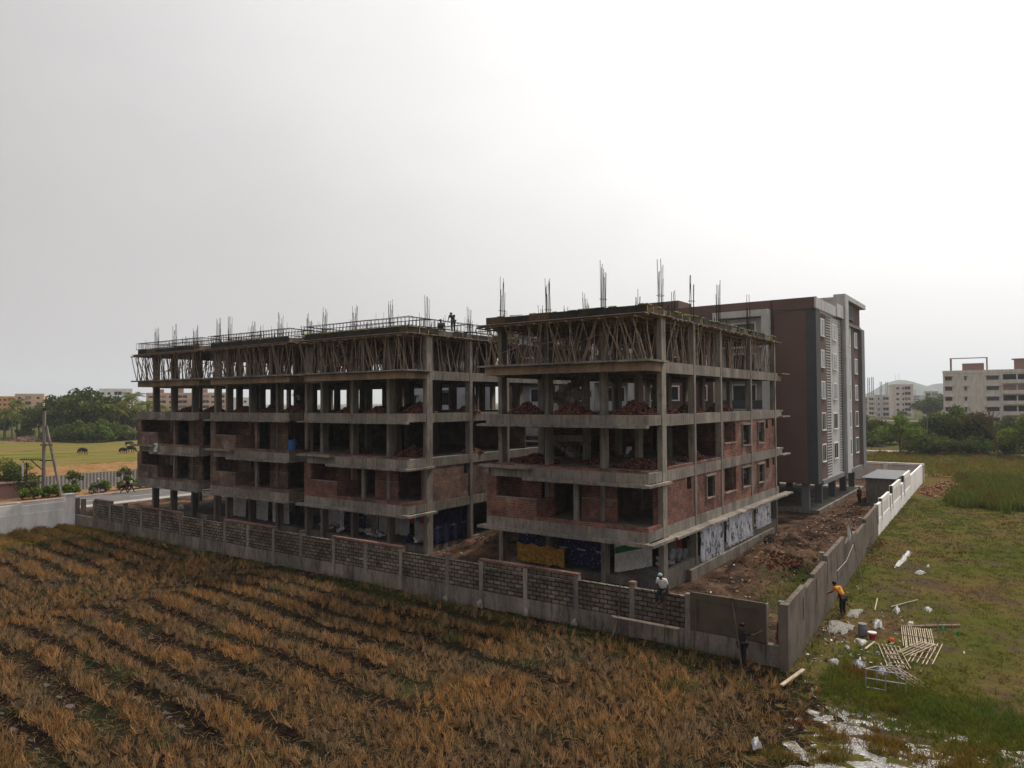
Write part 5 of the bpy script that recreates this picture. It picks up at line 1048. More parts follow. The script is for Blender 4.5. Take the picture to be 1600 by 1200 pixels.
# ------------------------------------------------------------------ motorcycles with riders
def motorcycle(loc, rz, label):
    t = bpy.data.objects.new('motorcycle', None); COL.objects.link(t); t.location = loc; t.rotation_euler = (0, 0, rz); setp(t, label, 'motorcycle')
    for y in (-.62, .62):
        m = MB(); n = 18
        for k in range(n):
            a, b_ = 2*math.pi*k/n, 2*math.pi*(k+1)/n; m.tube((0, y+.27*math.cos(a), .3+.27*math.sin(a)), (0, y+.27*math.cos(b_), .3+.27*math.sin(b_)), .05, 6, cap=False)
        w = m.build('wheel', 'c_black', t, local=True); m = MB(); m.tube((-.03, y, .3), (.03, y, .3), .12, 10); 
        for k in range(6): m.tube((0, y, .3), (0, y+.26*math.cos(k*1.047), .3+.26*math.sin(k*1.047)), .012, 4)
        m.build('rim', 'steel', w, local=True)
    m = MB(); m.path([(0, -.62, .3), (0, -.1, .4), (0, .35, .75), (0, .62, .3)], .035, 6); m.obox((0, 0, .42), (.12, 0, 0), (0, .18, 0), (0, 0, .14)); m.build('frame', 'steel', t, local=True)
    m = MB(); m.sphere((0, .18, .82), .2, 12, 8, .65, 1.25, .65); m.build('tank', 'c_black', t, local=True, smooth=True)
    m = MB(); m.obox((0, -.32, .8), (.13, 0, 0), (0, .33, .02), (0, 0, .05)); m.build('seat', 'c_black', t, local=True)
    m = MB(); m.path([(-.33, .3, 1.05), (0, .42, 1.0), (.33, .3, 1.05)], .018, 5); m.build('handlebar', 'steel', t, local=True)
    m = MB(); m.sphere((0, .52, .92), .09, 8, 6); m.build('headlight', 'glass', t, local=True); return t
ride = dict(sit); ride = {k: (v[0], v[1]-.3, v[2]+.82) for k, v in sit.items()}; ride.update(nec=(0, -.12, 1.46), hea=(0, -.08, 1.56), top=(0, -.07, 1.65), che=(0, -.2, 1.3), spi=(0, -.28, 1.1), shl=(-.18, -.18, 1.4), shr=(.18, -.18, 1.4), ell=(-.3, .05, 1.2), elr=(.3, .05, 1.2), hnl=(-.32, .27, 1.08), hnr=(.32, .27, 1.08), knl=(-.2, .15, .72), knr=(.2, .15, .72), anl=(-.2, .02, .35), anr=(.2, .02, .35), tol=(-.2, .15, .32), tor=(.2, .15, .32))
rd = face_to((1, .1)); c = G(1528, 708, -.4); motorcycle(tuple(c), rd, 'motorcycle on the dust road at the right, ridden past the dark trees'); person(tuple(c), rd, 'rider in a white shirt on the motorcycle on the dust road', 'c_white', 'c_grey', ride)
c = (-70.2, 2.9, -.30); rd = face_to((0, -1)); motorcycle(c, rd, 'motorcycle standing by the hedge beyond the road, left of the walking people'); person(c, rd, 'rider with a white helmet on the motorcycle by the hedge', 'c_grey', 'c_black', ride, hairm='c_white')

# ------------------------------------------------------------------ buffaloes
def buffalo(px, py, rz, label, patch=None, s=1.0, lying=False):
    c = G(px, py, -.44); t = bpy.data.objects.new('buffalo', None); COL.objects.link(t); t.location = c; t.rotation_euler = (0, 0, rz); t.scale = (s,)*3; setp(t, label, 'buffalo', 'buffaloes grazing in the left field')
    V = [((0, -.7, 1.05), (.30, .32)), ((0, -.1, 1.0), (.36, .42)), ((0, .55, 1.05), (.3, .38)), ((0, .95, 1.08), .2), ((0, 1.3, .78), .15), ((0, 1.5, .45), .12), ((0, 1.62, .25), .08)]; E = [(0, 1), (1, 2), (2, 3), (3, 4), (4, 5), (5, 6)]
    for sx_ in (-.2, .2):
        i = len(V); V += [((sx_, .6, .75), .12), ((sx_, .62, .42), .07), ((sx_, .6, .06), .065)]; E += [(2, i), (i, i+1), (i+1, i+2)]
        i = len(V); V += [((sx_, -.75, .8), .16), ((sx_, -.62, .55), .1), ((sx_, -.82, .38), .065), ((sx_, -.78, .06), .065)]; E += [(0, i), (i, i+1), (i+1, i+2), (i+2, i+3)]
        i = len(V); V += [((sx_*1.1, 1.38, .72), .03)]; E += [(4, i)]
    i = len(V); V += [((0, -1.02, 1.1), .05), ((0, -1.08, .6), .03)]; E += [(0, i), (i, i+1)]
    skin_mesh('body', V, E, patch or 'hair', t)
    m = MB()
    for sg in (-1, 1): m.path([(sg*.1, 1.36, .9), (sg*.3, 1.2, .98), (sg*.34, .98, 1.06)], [.035, .028, .012], 6)
    m.build('horns', 'c_grey', t, local=True); return t
MT['hide'] = m_plain('black and white hide', (.05, .045, .04), .8, .9, 1.2)
buffalo(130, 711, R(100), 'black and white buffalo grazing alone in the middle of the left field', 'hide', 1.15)
buffalo(193, 709, R(95), 'black buffalo grazing left of another beside the unfinished block'); buffalo(204, 707.5, R(-80), 'black buffalo grazing nearest the corner of the unfinished block', s=1.15); buffalo(201, 697, R(10), 'small black buffalo farther back near the trees', s=.9)

# ------------------------------------------------------------------ sheets and clothes at ground floor
def sheet(name, mat, p, q, z0, z1, label, cat, group=None, amp=.05, n=22, sag=.08, thick=.012, parent=None):
    p, q = Vector((*p, 0)), Vector((*q, 0)); d = q-p; nn = Vector((-d.y, d.x, 0)).normalized(); m = MB(); k = 12; ph = random.uniform(0, 6)
    P = [[p+d*(i/n)+nn*(amp*math.sin(i*1.1+ph+.3*math.sin(j*.7))*(1.2-.9*j/k)+random.uniform(-.008, .008))+Vector((0, 0, z0+(z1-z0)*j/k-sag*math.sin(math.pi*i/n*3)**2*(j/k)+random.uniform(-.03, .03)*(j == 0))) for j in range(k+1)] for i in range(n+1)]
    for s_ in (0, 1):
        o_ = nn*thick*s_
        for i in range(n):
            for j in range(k): a = (P[i][j]+o_, P[i+1][j]+o_, P[i+1][j+1]+o_, P[i][j+1]+o_); m.q(*(a if s_ else a[::-1]))
    return solo(name, m, mat, tuple(p+Vector((0, 0, z0))), label, cat, group, smooth=True)
sheet('tarpaulin', 'bluetarp', (-10.0, .75), (-7.3, .7), .9, 2.45, 'navy printed tarpaulin behind the orange one under the nearest block', 'tarpaulin')
sheet('tarpaulin', 'yellowtarp', (-9.6, -.1), (-6.2, -.1), .1, 1.25, 'orange tarpaulin hung low between the ground floor columns of the nearest block', 'tarpaulin', sag=.15)
sheet('tarpaulin', 'bluetarp', (-7.25, .65), (-4.0, .6), .12, 2.45, 'large navy printed tarpaulin right of the orange one under the nearest block', 'tarpaulin')
MT['green'] = MT['c_green']; sheet('banner', 'sheet', (-3.3, .7), (-2.2, 3.4), .0, 2.3, 'dusty white banner with a green stripe right of the navy tarpaulin', 'banner', amp=.02)
o = bpy.data.objects[[o.name for o in bpy.data.objects if o.name.startswith('banner')][0]]
m = MB(); dd = Vector((1.1, 2.7, 0)); pp = Vector((-3.3, .7, 0)); nn = Vector((-2.7, 1.1, 0)).normalized()
m.hexa([pp-nn*.07+Vector((0, 0, 1.1)), pp+dd-nn*.07+Vector((0, 0, 1.2)), pp+dd-nn*.04+Vector((0, 0, 1.2)), pp-nn*.04+Vector((0, 0, 1.1)), pp-nn*.07+Vector((0, 0, 1.45)), pp+dd-nn*.07+Vector((0, 0, 1.6)), pp+dd-nn*.04+Vector((0, 0, 1.6)), pp-nn*.04+Vector((0, 0, 1.45))])
BASE[o.name] = Vector(o.location); m.build('stripe', 'c_green', o)
for i, (a, c, z0, z1, lb) in enumerate([(5.35, 9.25, .12, 2.3, 'first'), (10.1, 15.5, .25, 2.32, 'second'), (16.4, 20.0, .5, 2.34, 'third')]):
    sheet('sack_curtain', 'sacks', (.06, a), (.06, c), z0, z1, 'white woven sack curtain in the %s curtained bay along the nearest block\'s right side' % lb, 'sack curtain', 'sack curtains', amp=.09, n=40, sag=.12)
sheet('sack_curtain', 'sacks', (-2.2, 5.1), (-.5, 5.1), .1, 2.2, 'white sacks and rags hanging behind the corner column of the nearest block', 'sack curtain', amp=.08)
for (a, c, y, lb) in [(-45.3+4.0, -39.2, 5.1, 'left'), (-38.4, -36.0, 5.0, 'middle'), (-35.4, -33.2, 4.95, 'right')]:
    sheet('white_sheet', 'sheet', (a, y-4.0), (c, y-4.0), -.05, 2.35, 'dusty white sheet behind the ground floor columns of the middle bay, %s one' % lb, 'sheet', amp=.06)
for (a, c, y, lb) in [(-31.0, -28.4, 2.6, 'at the left end'), (-27.7, -24.9, 3.0, 'behind the first washing'), (-24.4, -21.2, 2.6, 'behind the second column'), (-20.6, -17.6, 2.4, 'behind the red clothes')]:
    sheet('white_sheet', 'sheet', (a, y), (c, y), -.05, 2.35, 'dusty white sheet on the ground floor of the gap bay, %s' % lb, 'sheet', amp=.05)
sheet('tarpaulin', 'darktarp', (-17.35, .9), (-17.35, 4.6), .05, 2.35, 'dark navy tarpaulin closing the side of the long block next to the gap', 'tarpaulin')
sheet('tarpaulin', 'bluetarp', (-26.5, 2.2), (-25.4, 2.2), .0, 2.35, 'narrow navy tarpaulin on the ground floor of the gap bay behind hanging washing', 'tarpaulin')
cl = [(-26.7, .6, 'c_white', 'white shirt'), (-26.3, .55, 'c_black', 'black trousers'), (-25.4, .6, 'c_blue', 'blue cloth'), (-23.6, .6, 'c_pink', 'pink cloth'), (-23.3, .5, 'c_white', 'small white cloth'), (-22.9, .6, 'c_green', 'green cloth'), (-21.6, .8, 'c_black', 'black shirt'), (-19.8, .75, 'c_red', 'red shirt'), (-19.2, .6, 'c_red', 'red trousers'), (-18.8, .45, 'c_blue', 'blue towel'), (-27.2, .7, 'c_grey', 'grey shirt'), (-24.9, .8, 'c_white', 'white towel')]
for i, (x, h_, mt, lb) in enumerate(cl):
    y = .9+(i % 3)*.4; z1 = 2.0+random.uniform(-.1, .15); m = MB(); w = .22
    m.hexa([(x-w*.9, y-.02, z1-h_), (x+w*.9, y-.02, z1-h_), (x+w*.8, y+.02, z1-h_), (x-w*.8, y+.02, z1-h_), (x-w, y-.02, z1), (x+w, y-.02, z1), (x+w, y+.02, z1), (x-w, y+.02, z1)])
    if 'shirt' in lb:
        for sg in (-1, 1): m.obox((x+sg*(w+.06), y, z1-.14), (.08, 0, 0), (0, .018, 0), (0, 0, .13))
    if 'trousers' in lb: m.obox((x-w*.5, y, z1-h_-.15), (w*.35, 0, 0), (0, .018, 0), (0, 0, .149)); m.obox((x+w*.5, y, z1-h_-.15), (w*.35, 0, 0), (0, .018, 0), (0, 0, .149))
    solo('hanging_cloth', m, mt, (x, y, z1-h_), lb+' hanging to dry on the ground floor of the bay beside the gap', 'clothing', 'washing on the ground floor')
for i, (x, y, mt) in enumerate([(-1.0, 4.6, 'c_red'), (-1.4, 4.6, 'c_tan'), (-.7, 4.7, 'c_black')]):
    m = MB(); m.obox((x, y, 1.4), (.16, 0, 0), (0, .02, 0), (0, 0, .38)); m.obox((x, y, 1.7), (.26, 0, 0), (0, .018, 0), (0, 0, .08)); solo('hanging_cloth', m, mt, (x, y, 1.0), ['red', 'tan', 'black'][i]+' garment hanging behind the corner column of the nearest block', 'clothing')
m = MB(); m.hexa([(-49.1, -1.88, 5.3), (-48.55, -1.88, 5.45), (-48.5, -1.86, 5.45), (-49.1, -1.86, 5.3), (-48.9, -1.88, 6.28), (-48.3, -1.88, 6.28), (-48.3, -1.86, 6.28), (-48.9, -1.86, 6.28)]); solo('cloth', m, 'c_white', (-48.8, -1.9, 5.4), 'white cloth hanging over the balcony edge of the farthest bay', 'cloth')
def barrel(x, y, z, r, h, mt, label, name='drum', cat='drum'): m = MB(); m.lathe((x, y, z), [(r, 0), (r*1.04, h*.33), (r, h*.36), (r*1.04, h*.66), (r, h*.7), (r, h)], 16); return solo(name, m, mt, (x, y, z), label, cat, smooth=False)
barrel(-30.35, -.9, ZL[2]+.01, .3, .95, 'c_blue', 'blue plastic drum on the upper brick balcony of the middle bay')
# bundles lying under the long block
bags = [(-26.9, 1.0, 'sacks', 'crumpled white sacks at the foot of the grey shirt'), (-25.6, .9, 'c_navy', 'navy bundle below the blue cloth'), (-23.9, 1.0, 'sheet', 'dusty bundle left of the pink cloth'), (-22.3, .8, 'sacks', 'white sacks below the green cloth'), (-19.5, .8, 'c_navy', 'navy bundle under the red shirt'), (-18.7, .9, 'sheet', 'pale bundle under the blue towel'), (-28.9, 1.2, 'sheet', 'pale bundle at the left end of the gap bay'), (-47.6, .2, 'sheet', 'white sack between the ground floor columns of the farthest bay'), (-1.6, 3.9, 'sheet', 'pale bundle below the garments behind the corner column of the nearest block')]
for i, (x, y, mt, lb) in enumerate(bags):
    m = MB(); n = 9
    for k in range(n):
        a = Vector((random.gauss(0, 1), random.gauss(0, 1), random.gauss(0, .4))).normalized(); b_ = a.cross(Vector((random.random(), random.random(), 1))).normalized(); c_ = a.cross(b_)
        m.obox((x+random.gauss(0, .28), y+random.gauss(0, .15), .12+abs(random.gauss(0, .18))), a*random.uniform(.12, .3), b_*random.uniform(.08, .2), c_*random.uniform(.04, .1))
    solo('bundle', m, mt, (x, y, -.05), lb, 'bundle')

# ------------------------------------------------------------------ props leaning on the front wall
for i, (px, y0, xt, zt, xb, kind) in enumerate([(978, -8.5, 1.55, 2.3, 1.5, 'post'), (1043, -8.6, 3.6, 1.7, 3.75, 'post'), (1085, -8.45, 4.95, 1.75, 4.95, 'post'), (1162, -9.6, 6.45, 1.85, 7.3, 'float')]):
    m = MB(); m.path([(xb, y0, -.4), ((xt+xb)/2+.03, (y0-8.1)/2, (zt-.4)/2), (xt, -8.12, zt)], .03, 6)
    if kind == 'float': m.obox((xt, -8.13, zt+.05), (.09, 0, 0), (0, .02, 0), (0, 0, .13))
    solo('wooden_pole', m, 'bark', (xb, y0, -.4), ['pole leaning on the block wall left of the seated person', 'pole leaning on the block wall below the seated person', 'pole leaning on the dark plastered panel at its left end', 'pole with a board on top leaning across the dark plastered panel'][i], 'pole', 'poles leaning on the front wall')
m = MB(); m.tube((1.3, -8.5, -.4), (1.55, -8.3, .6), .03, 5); solo('wooden_pole', m, 'wood', (1.3, -8.5, -.4), 'short slanting prop at the foot of the leftmost wall pole', 'pole', 'poles leaning on the front wall')
m = MB()
for k in range(3): m.bar((1.2+k*.1, -8.3-k*.09, .50+k*.015), (4.3, -8.25-k*.08, .49+k*.01), .1, .035)
solo('plank', m, 'wood_pale', (2.8, -8.35, .49), 'pale scaffold planks lying along the ledge of the block wall below the seated person', 'planks')
for i, (px, py) in enumerate([(696, 930), (747, 948), (818, 962), (900, 985)]):
    x = [-8.46, -6.2, -3.5, -.76][i]; m = MB()
    for k in range(7):
        q = Vector((x+random.gauss(0, .06), -8.13+random.uniform(-.05, .01), -.2+random.gauss(0, .1))); m.obox(q, (random.uniform(.03, .09), 0, .02), (0, .02, .01), (random.uniform(-.03, .03), 0, random.uniform(.04, .1)))
    solo('plastic_bag', m, 'kerb', (x, -8.15, -.33), 'pale plastic bag on the wall base below a post, %s of four from the left' % ('first', 'second', 'third', 'fourth')[i], 'plastic bag', 'bags on wall base')
# pole and stuff near the right wall
p0 = Vector(G(1350, 922, -.46)); p1 = Vector((p0.x-.9, p0.y+1.0, 3.1)); m = MB(); m.path([p0, p0.lerp(p1, .5)+Vector((.03, 0, 0)), p1], .04, 6)
solo('wooden_pole', m, 'wood', tuple(p0), 'tall dark leaning pole in the grass beside the right wall', 'pole')
m = MB(); m.path([p1-Vector((.0, 0, .9)), (7.9, 8.5, 1.6), (7.98, 6.0, 1.1), (8.1, 3.0, 1.15)], .009, 4); solo('cable', m, 'c_white', tuple(p1), 'thin pale cable sagging along the right wall from the leaning pole', 'cable')
m = MB(); m.sphere((p1.x+.02, p1.y, p1.z-.7), .1, 6, 5, 1, 1, 5); solo('plastic_strip', m, 'c_white', (p1.x, p1.y, p1.z-1.2), 'white plastic strip tied near the top of the leaning pole', 'plastic strip')
# debris on turf
def flat(name, mat, pts, z, label, cat, th=.03, bump=.03):
    P = [Vector((*G(a, b_, -.46)[:2], 0)) for a, b_ in pts]; c = sum(P, Vector())/len(P); n = len(P); m = MB(); R_ = []
    for i in range(n):
        for k in range(4):
            q = P[i].lerp(P[(i+1) % n], k/4); R_.append(c+(q-c)*random.uniform(.78, 1.12))
    N = len(R_); rings = []
    for s_ in (1, .72, .4):
        rings.append([c+(q-c)*s_+Vector((random.gauss(0, .015), random.gauss(0, .015), -.04 if s_ == 1 else .02+random.uniform(0, (th+bump)*.8))) for q in R_])
    i0 = len(m.v)
    for r in rings: m.v += [tuple(v+Vector((0, 0, z))) for v in r]
    m.v.append(tuple(c+Vector((0, 0, z+.03+(th+bump)*.5))))
    for j in range(2):
        for i in range(N): m.f.append((i0+j*N+i, i0+j*N+(i+1) % N, i0+(j+1)*N+(i+1) % N, i0+(j+1)*N+i))
    for i in range(N): m.f.append((i0+2*N+i, i0+2*N+(i+1) % N, i0+3*N))
    return solo(name, m, mat, (c.x, c.y, z), label, cat)
MT['rag'] = m_crumple('dusty white plastic', [(.3, (.5, .49, .47)), (.45, (.72, .71, .70)), (.7, (.85, .85, .84))], None, 6)
MT['scrap'] = m_crumple('mortar splashed sheet', [(.35, (.12, .10, .08)), (.5, (.32, .29, .25)), (.65, (.42, .40, .37))], None, 5)
flat('plaster_sheet', 'scrap', [(1326, 952), (1348, 953), (1341, 966), (1322, 963)], -.42, 'mortar splashed sheet right behind the feet of the orange gloved person', 'sheet')
flat('plaster_sheet', 'scrap', [(1285, 978), (1302, 966), (1336, 978), (1325, 990), (1296, 990)], -.42, 'large mortar splashed sheet at the foot of the right wall', 'sheet')
flat('paper_sack', 'rag', [(1335, 998), (1350, 1001), (1358, 1004), (1347, 1009)], -.42, 'flat pale sack below the red tub', 'sack', .02, .02)
flat('paper_sack', 'rag', [(1320, 1011), (1324, 1010), (1329, 1017), (1326, 1019)], -.42, 'small white plastic scrap left of the flat pale sack', 'plastic scrap', .05, .05)
flat('paper_sack', 'rag', [(1395, 954), (1402, 948), (1407, 954), (1402, 960)], -.42, 'crumpled white plastic bag alone in the grass', 'plastic bag', .08, .08)
flat('paper_sack', 'rag', [(1442, 952), (1450, 949), (1458, 954), (1452, 957)], -.42, 'white sack lying in the grass right of the crumpled bag', 'sack', .05, .05)
flat('paper_sack', 'rag', [(1364, 972), (1376, 971), (1379, 981), (1366, 983)], -.42, 'white bundle with a bit of orange beside the grey drum', 'bundle', .15, .1)
flat('paper_sack', 'rag', [(1418, 973), (1427, 972), (1428, 976), (1419, 977)], -.42, 'small white rag behind the long dark pole', 'rag', .03, .03)
flat('paper_sack', 'rag', [(1429, 896), (1437, 892), (1446, 896), (1438, 898)], -.42, 'white and black plastic scrap in the grass beyond the litter strip', 'plastic scrap', .05, .05)
flat('paper_sack', 'rag', [(1447, 885), (1451, 884), (1453, 887), (1449, 887)], -.42, 'tiny white scrap farthest out in the grass', 'plastic scrap', .05, .03)
flat('paper_sack', 'sacks', [(1332, 1037), (1345, 1031), (1354, 1043), (1340, 1046)], -.42, 'bundle of striped sacks left of the steel frame', 'sack', .15, .1)
flat('paper_sack', 'sacks', [(1368, 1047), (1383, 1048), (1388, 1056), (1374, 1055)], -.42, 'bundle of pale sacks behind the steel frame', 'sack', .15, .1)
flat('paper_sack', 'rag', [(1292, 1034), (1302, 1032), (1315, 1038), (1308, 1041), (1296, 1037)], -.42, 'long torn white sheet left of the striped sacks', 'plastic scrap', .06, .05)
flat('plastic_bag', 'rag', [(1172, 1172), (1185, 1170), (1190, 1180), (1178, 1184)], -.22, 'white crumpled bag in the stubble at the bottom of the photo', 'plastic bag', .1, .1)
flat('plastic_bag', 'c_green', [(1470, 981), (1476, 980), (1478, 984), (1471, 985)], -.42, 'green plastic scrap beyond the long pole', 'plastic scrap', .06, .05)
flat('plastic_bag', 'c_green', [(1494, 989), (1499, 988), (1499, 993), (1494, 993)], -.42, 'green plastic scrap right of the other one', 'plastic scrap', .06, .05)
flat('plastic_strip', 'c_orangered', [(1388, 1000), (1397, 999), (1398, 1002), (1389, 1002)], -.42, 'orange scrap between the tub and the bamboo mats', 'plastic scrap', .04, .03)
P_ = [(1397, 886), (1403, 881), (1408, 874), (1413, 868), (1419, 861), (1424, 862), (1427, 864), (1419, 870), (1416, 876), (1409, 881), (1404, 887), (1400, 888)]
flat('plastic_sheet', 'rag', P_, -.42, 'long strip of bright white plastic in the grass beyond the leaning pole', 'plastic sheet', .06, .08)
c = G(1348, 992, -.46); d_ = barrel(c[0], c[1], -.46, .19, .5, 'midgrey', 'open grey blue drum standing in the grass near the right wall'); 
c = G(1363, 997, -.46); m = MB(); m.lathe((c[0], c[1], -.46), [(.12, 0), (.165, .2), (.17, .21)], 14); tb_ = solo('tub', m, 'c_red', (c[0], c[1], -.46), 'red tub with a white rim beside the grey drum', 'tub'); m = MB(); m.lathe((0, 0, .212), [(.18, 0), (.18, .05)], 14); m.build('rim', 'c_white', tb_, local=True)
c0, c1 = Vector(G(1408, 979, -.4)), Vector(G(1500, 977, -.4)); m = MB(); m.tube(c0, c1, .055, 7); solo('wooden_pole', m, 'wood', tuple(c0), 'long dark pole lying in the grass beyond the bamboo mats', 'pole')
c0, c1 = Vector(G(1221, 1071, -.3)), Vector(G(1256, 1046, -.1)); m = MB(); m.bar(c0, c1, .14, .05); solo('plank', m, 'wood_pale', tuple(c0), 'pale plank lying on the ground at the outer wall corner', 'plank')
c0, c1 = Vector(G(1352, 1014, -.4)), Vector(G(1366, 1003, -.4)); m = MB(); m.bar(c0, c1, .08, .04); solo('plank', m, 'wood_pale', tuple(c0), 'short pale stick beside the flat pale sack', 'stick')
c0, c1 = Vector(G(1367, 953, -.4)), Vector(G(1371, 935, -.4)); m = MB(); m.bar(c0, c1, .05, .03); solo('stick', m, 'wood_pale', tuple(c0), 'thin stick in the grass between the splashed sheet and the white bag', 'stick')
c0, c1 = Vector(G(1392, 948, -.4)), Vector(G(1434, 937, -.4)); m = MB(); m.bar(c0, c1, .04, .03); solo('stick', m, 'wood_pale', tuple(c0), 'long thin stick just above the crumpled white bag', 'stick')
def mat_of(px0, px1, wv, n, label, rungs=4, z=-.40):
    a, c = Vector(G(*px0, -.46)), Vector(G(*px1, -.46)); a.z = c.z = z; d = c-a; s = Vector((-d.y, d.x, 0)).normalized(); t = thing('bamboo_mat', tuple(a), label, 'bamboo mat', 'split bamboo mats on the grass')
    for i in range(n):
        m = MB(); o_ = s*(i/(n-1)-.5)*wv; m.bar(a+o_+d*random.uniform(-.04, .04), c+o_+d*random.uniform(-.05, .05)+s*random.uniform(-.04, .04), .032, .03); m.build('slat', 'wood_pale', t)
    for i in range(rungs):
        m = MB(); q = a+d*((i+.6)/(rungs+.2))+Vector((0, 0, .045)); m.bar(q-s*wv*.5, q+s*wv*.5, .028, .025); m.build('rung', 'wood', t)
mat_of((1431, 983), (1436, 1015), 1.15, 15, 'widest bamboo mat, nearest the long dark pole', 1)
mat_of((1455, 1008), (1437, 1040), .8, 6, 'bamboo mat slanting down right of the widest one', 3, -.36)
mat_of((1450, 1010), (1410, 1028), .55, 5, 'bamboo mat fanning out to the left below the widest one', 1, -.31)
mat_of((1388, 1010), (1404, 1045), .75, 6, 'bamboo mat left of the others, above the steel frame', 5)
mat_of((1388, 1042), (1441, 1077), .5, 4, 'long narrow bamboo mat running behind the steel frame', 6)
mat_of((1388, 1015), (1412, 1046), .3, 3, 'narrow bamboo mat under the left one', 4, -.43)
# galvanised frame standing in the grass
fr = [(1352, 1082), (1383, 1086), (1415, 1094), (1412, 1080), (1402, 1076), (1370, 1074)]
Q = [Vector(G(a, b_, -.45)) for a, b_ in [(1353, 1078), (1384, 1083), (1416, 1088), (1404, 1078), (1370, 1074)]]
t = thing('steel_frame', tuple(Q[0]), 'low galvanised tube frame standing in the green grass', 'metal frame')
for q in Q: m = MB(); m.tube(q, q+Vector((0, 0, .75)), .022, 6); m.build('leg', 'steel', t)
for a, c, z in [(0, 1, .74), (1, 2, .74), (2, 3, .73), (0, 4, .74), (4, 3, .74), (0, 1, .42), (1, 2, .42), (0, 1, .1)]: m = MB(); m.tube(Q[a]+Vector((0, 0, z)), Q[c]+Vector((0, 0, z)), .018, 6); m.build('rail', 'steel', t)
for i, (a, b_, h_) in enumerate([(1469, 1008, 1.5), (1490, 1000, 1.5)]):
    c = G(a, b_, -.45); m = MB(); m.tube(tuple(c), (c[0]-.12, c[1], c[2]+h_), .018, 5); solo('stick', m, 'wood', tuple(c), 'thin upright stick beside the green scraps, %s' % ('left', 'right')[i], 'stick')
# twig pile by right wall, inside
V = []; m = MB()
m.path([(6.5, 15.6, -.3), (6.5, 19.6, -.3)], .03, 4)
for i in range(200):
    a = Vector((6.5+random.gauss(0, .4), 17.6+random.gauss(0, .9), -.3+abs(random.gauss(0, .2)))); d = Vector((random.gauss(0, 1), random.gauss(0, 1), random.gauss(0, .35))).normalized()*random.uniform(.4, 1.3); m.tube(a-d*.5, a+d*.5, random.uniform(.008, .022), 4)
solo('twig_pile', m, 'bark', (6.7, 17.6, -.4), 'dark pile of twigs behind the right wall', 'twig pile')
# litter inside the site and outside the corner: countless scraps
def litter(name, mat, n, fx, s0, s1, label, z=None):
    P = np.array([fx() for _ in range(n)]); N = len(P); a = rng.normal(size=(N, 3))*[1, 1, .35]; a /= np.linalg.norm(a, axis=1)[:, None]; b_ = np.cross(a, rng.normal(size=(N, 3))); b_ /= np.linalg.norm(b_, axis=1)[:, None]
    s = rng.uniform(s0, s1, (N, 1)); o = quads_mesh(name, np.stack([P-a*s, P-b_*s*.6, P+a*s, P+b_*s*.6], 1), mat, np.ones((N, 3))); o['kind'] = 'stuff'; o['label'] = label; o['category'] = 'litter'; return o
def si(): 
    x = random.uniform(1.0, 7.3); y = random.choice((random.uniform(-6.5, 42), random.gauss(28, 6), random.gauss(10, 8))); y = max(-7.3, min(42, y)); x = min(x, float(wallx(np.array(y)))-.45); return (x, y, float(hs(np.array(x), np.array(y)))+.03)
litter('litter', 'c_white', 260, si, .02, .09, 'pale scraps of paper and plastic strewn inside the site beside the right wall')
litter('litter', 'kerb', 420, si, .02, .09, 'stone chips and broken bits strewn inside the site'); litter('litter', 'orangesoil', 500, si, .05, .2, 'clods of orange soil strewn inside the site'); litter('litter', 'coping', 700, si, .04, .12, 'brick bats strewn inside the site')
def so_():
    u = abs(random.gauss(0, 2.2)); y = random.gauss(-3.5, 5); x = float(wallx(np.array(y)))+.2+u; return (x, y, float(hr(np.array(u), np.array(y)))+.03) if y > -12 and y < 20 else (9.5, -6, -.42)
litter('litter', 'scrap', 300, so_, .03, .13, 'grey mortar crumbs and paper scraps on the turf beside the right wall')
litter('litter', 'c_white', 90, so_, .03, .10, 'white scraps on the turf beside the right wall')
def sg(): x = random.uniform(-16.6, -11.6); y = random.uniform(-6, 10); return (x, y, float(hs(np.array(x), np.array(y)))+.04)
litter('litter', 'scrap', 60, sg, .05, .15, 'pale scraps on the spoil in the gap between the unfinished blocks')
# grass patches inside the site and sand
# ------------------------------------------------------------------ stubble, grass
def blades(name, P, h, spread, width, mat, cols, per, label, cat, lean=.35, tl=0):
    N = len(P); P = np.repeat(P, per, 0); n = N*per; hh_ = np.repeat(h, per)*rng.uniform(.55, 1.15, n); sp = np.repeat(spread, per) if np.ndim(spread) else spread
    base = P+np.stack([rng.normal(0, 1, n)*sp, rng.normal(0, 1, n)*sp, np.zeros(n)], 1); ang = rng.uniform(0, 6.283, n); w = width*rng.uniform(.6, 1.3, n)
    sd_ = np.stack([np.cos(ang)*w, np.sin(ang)*w, np.zeros(n)], 1); ln = (rng.normal(0, lean, (n, 2))+np.repeat(rng.normal(0, 1, (N, 2))*tl, per, 0))*hh_[:, None]; tip = base+np.stack([ln[:, 0], ln[:, 1], hh_], 1)
    V = np.stack([base-sd_, base+sd_, tip+sd_*.35, tip-sd_*.35], 1); c = np.repeat(cols, per, 0)*rng.uniform(.6, 1.45, (n, 1)); o = quads_mesh(name, V, mat, c); o['kind'] = 'stuff'; o['label'] = label; o['category'] = cat; return o
def visible(P, m=60):
    d = P-CAM; z = d@fw; x = 800+FPX*(d@rt)/z; y = 600-FPX*(d@up)/z; return (z > 1) & (x > -m) & (x < 1600+m) & (y < 1200+m*2)
st = []
gx, gy = np.meshgrid(np.arange(-50, 11.5, .215), np.arange(-32, -8.25, .21)); X = (gx+rng.uniform(-.08, .08, gx.shape)).ravel(); Y = (gy+rng.uniform(-.08, .08, gy.shape)).ravel()
Z = hp(X, Y); P = np.stack([X, Y, Z], 1); k = visible(P); X, Y, Z, P = X[k], Y[k], Z[k], P[k]; f = furrow(X, Y)
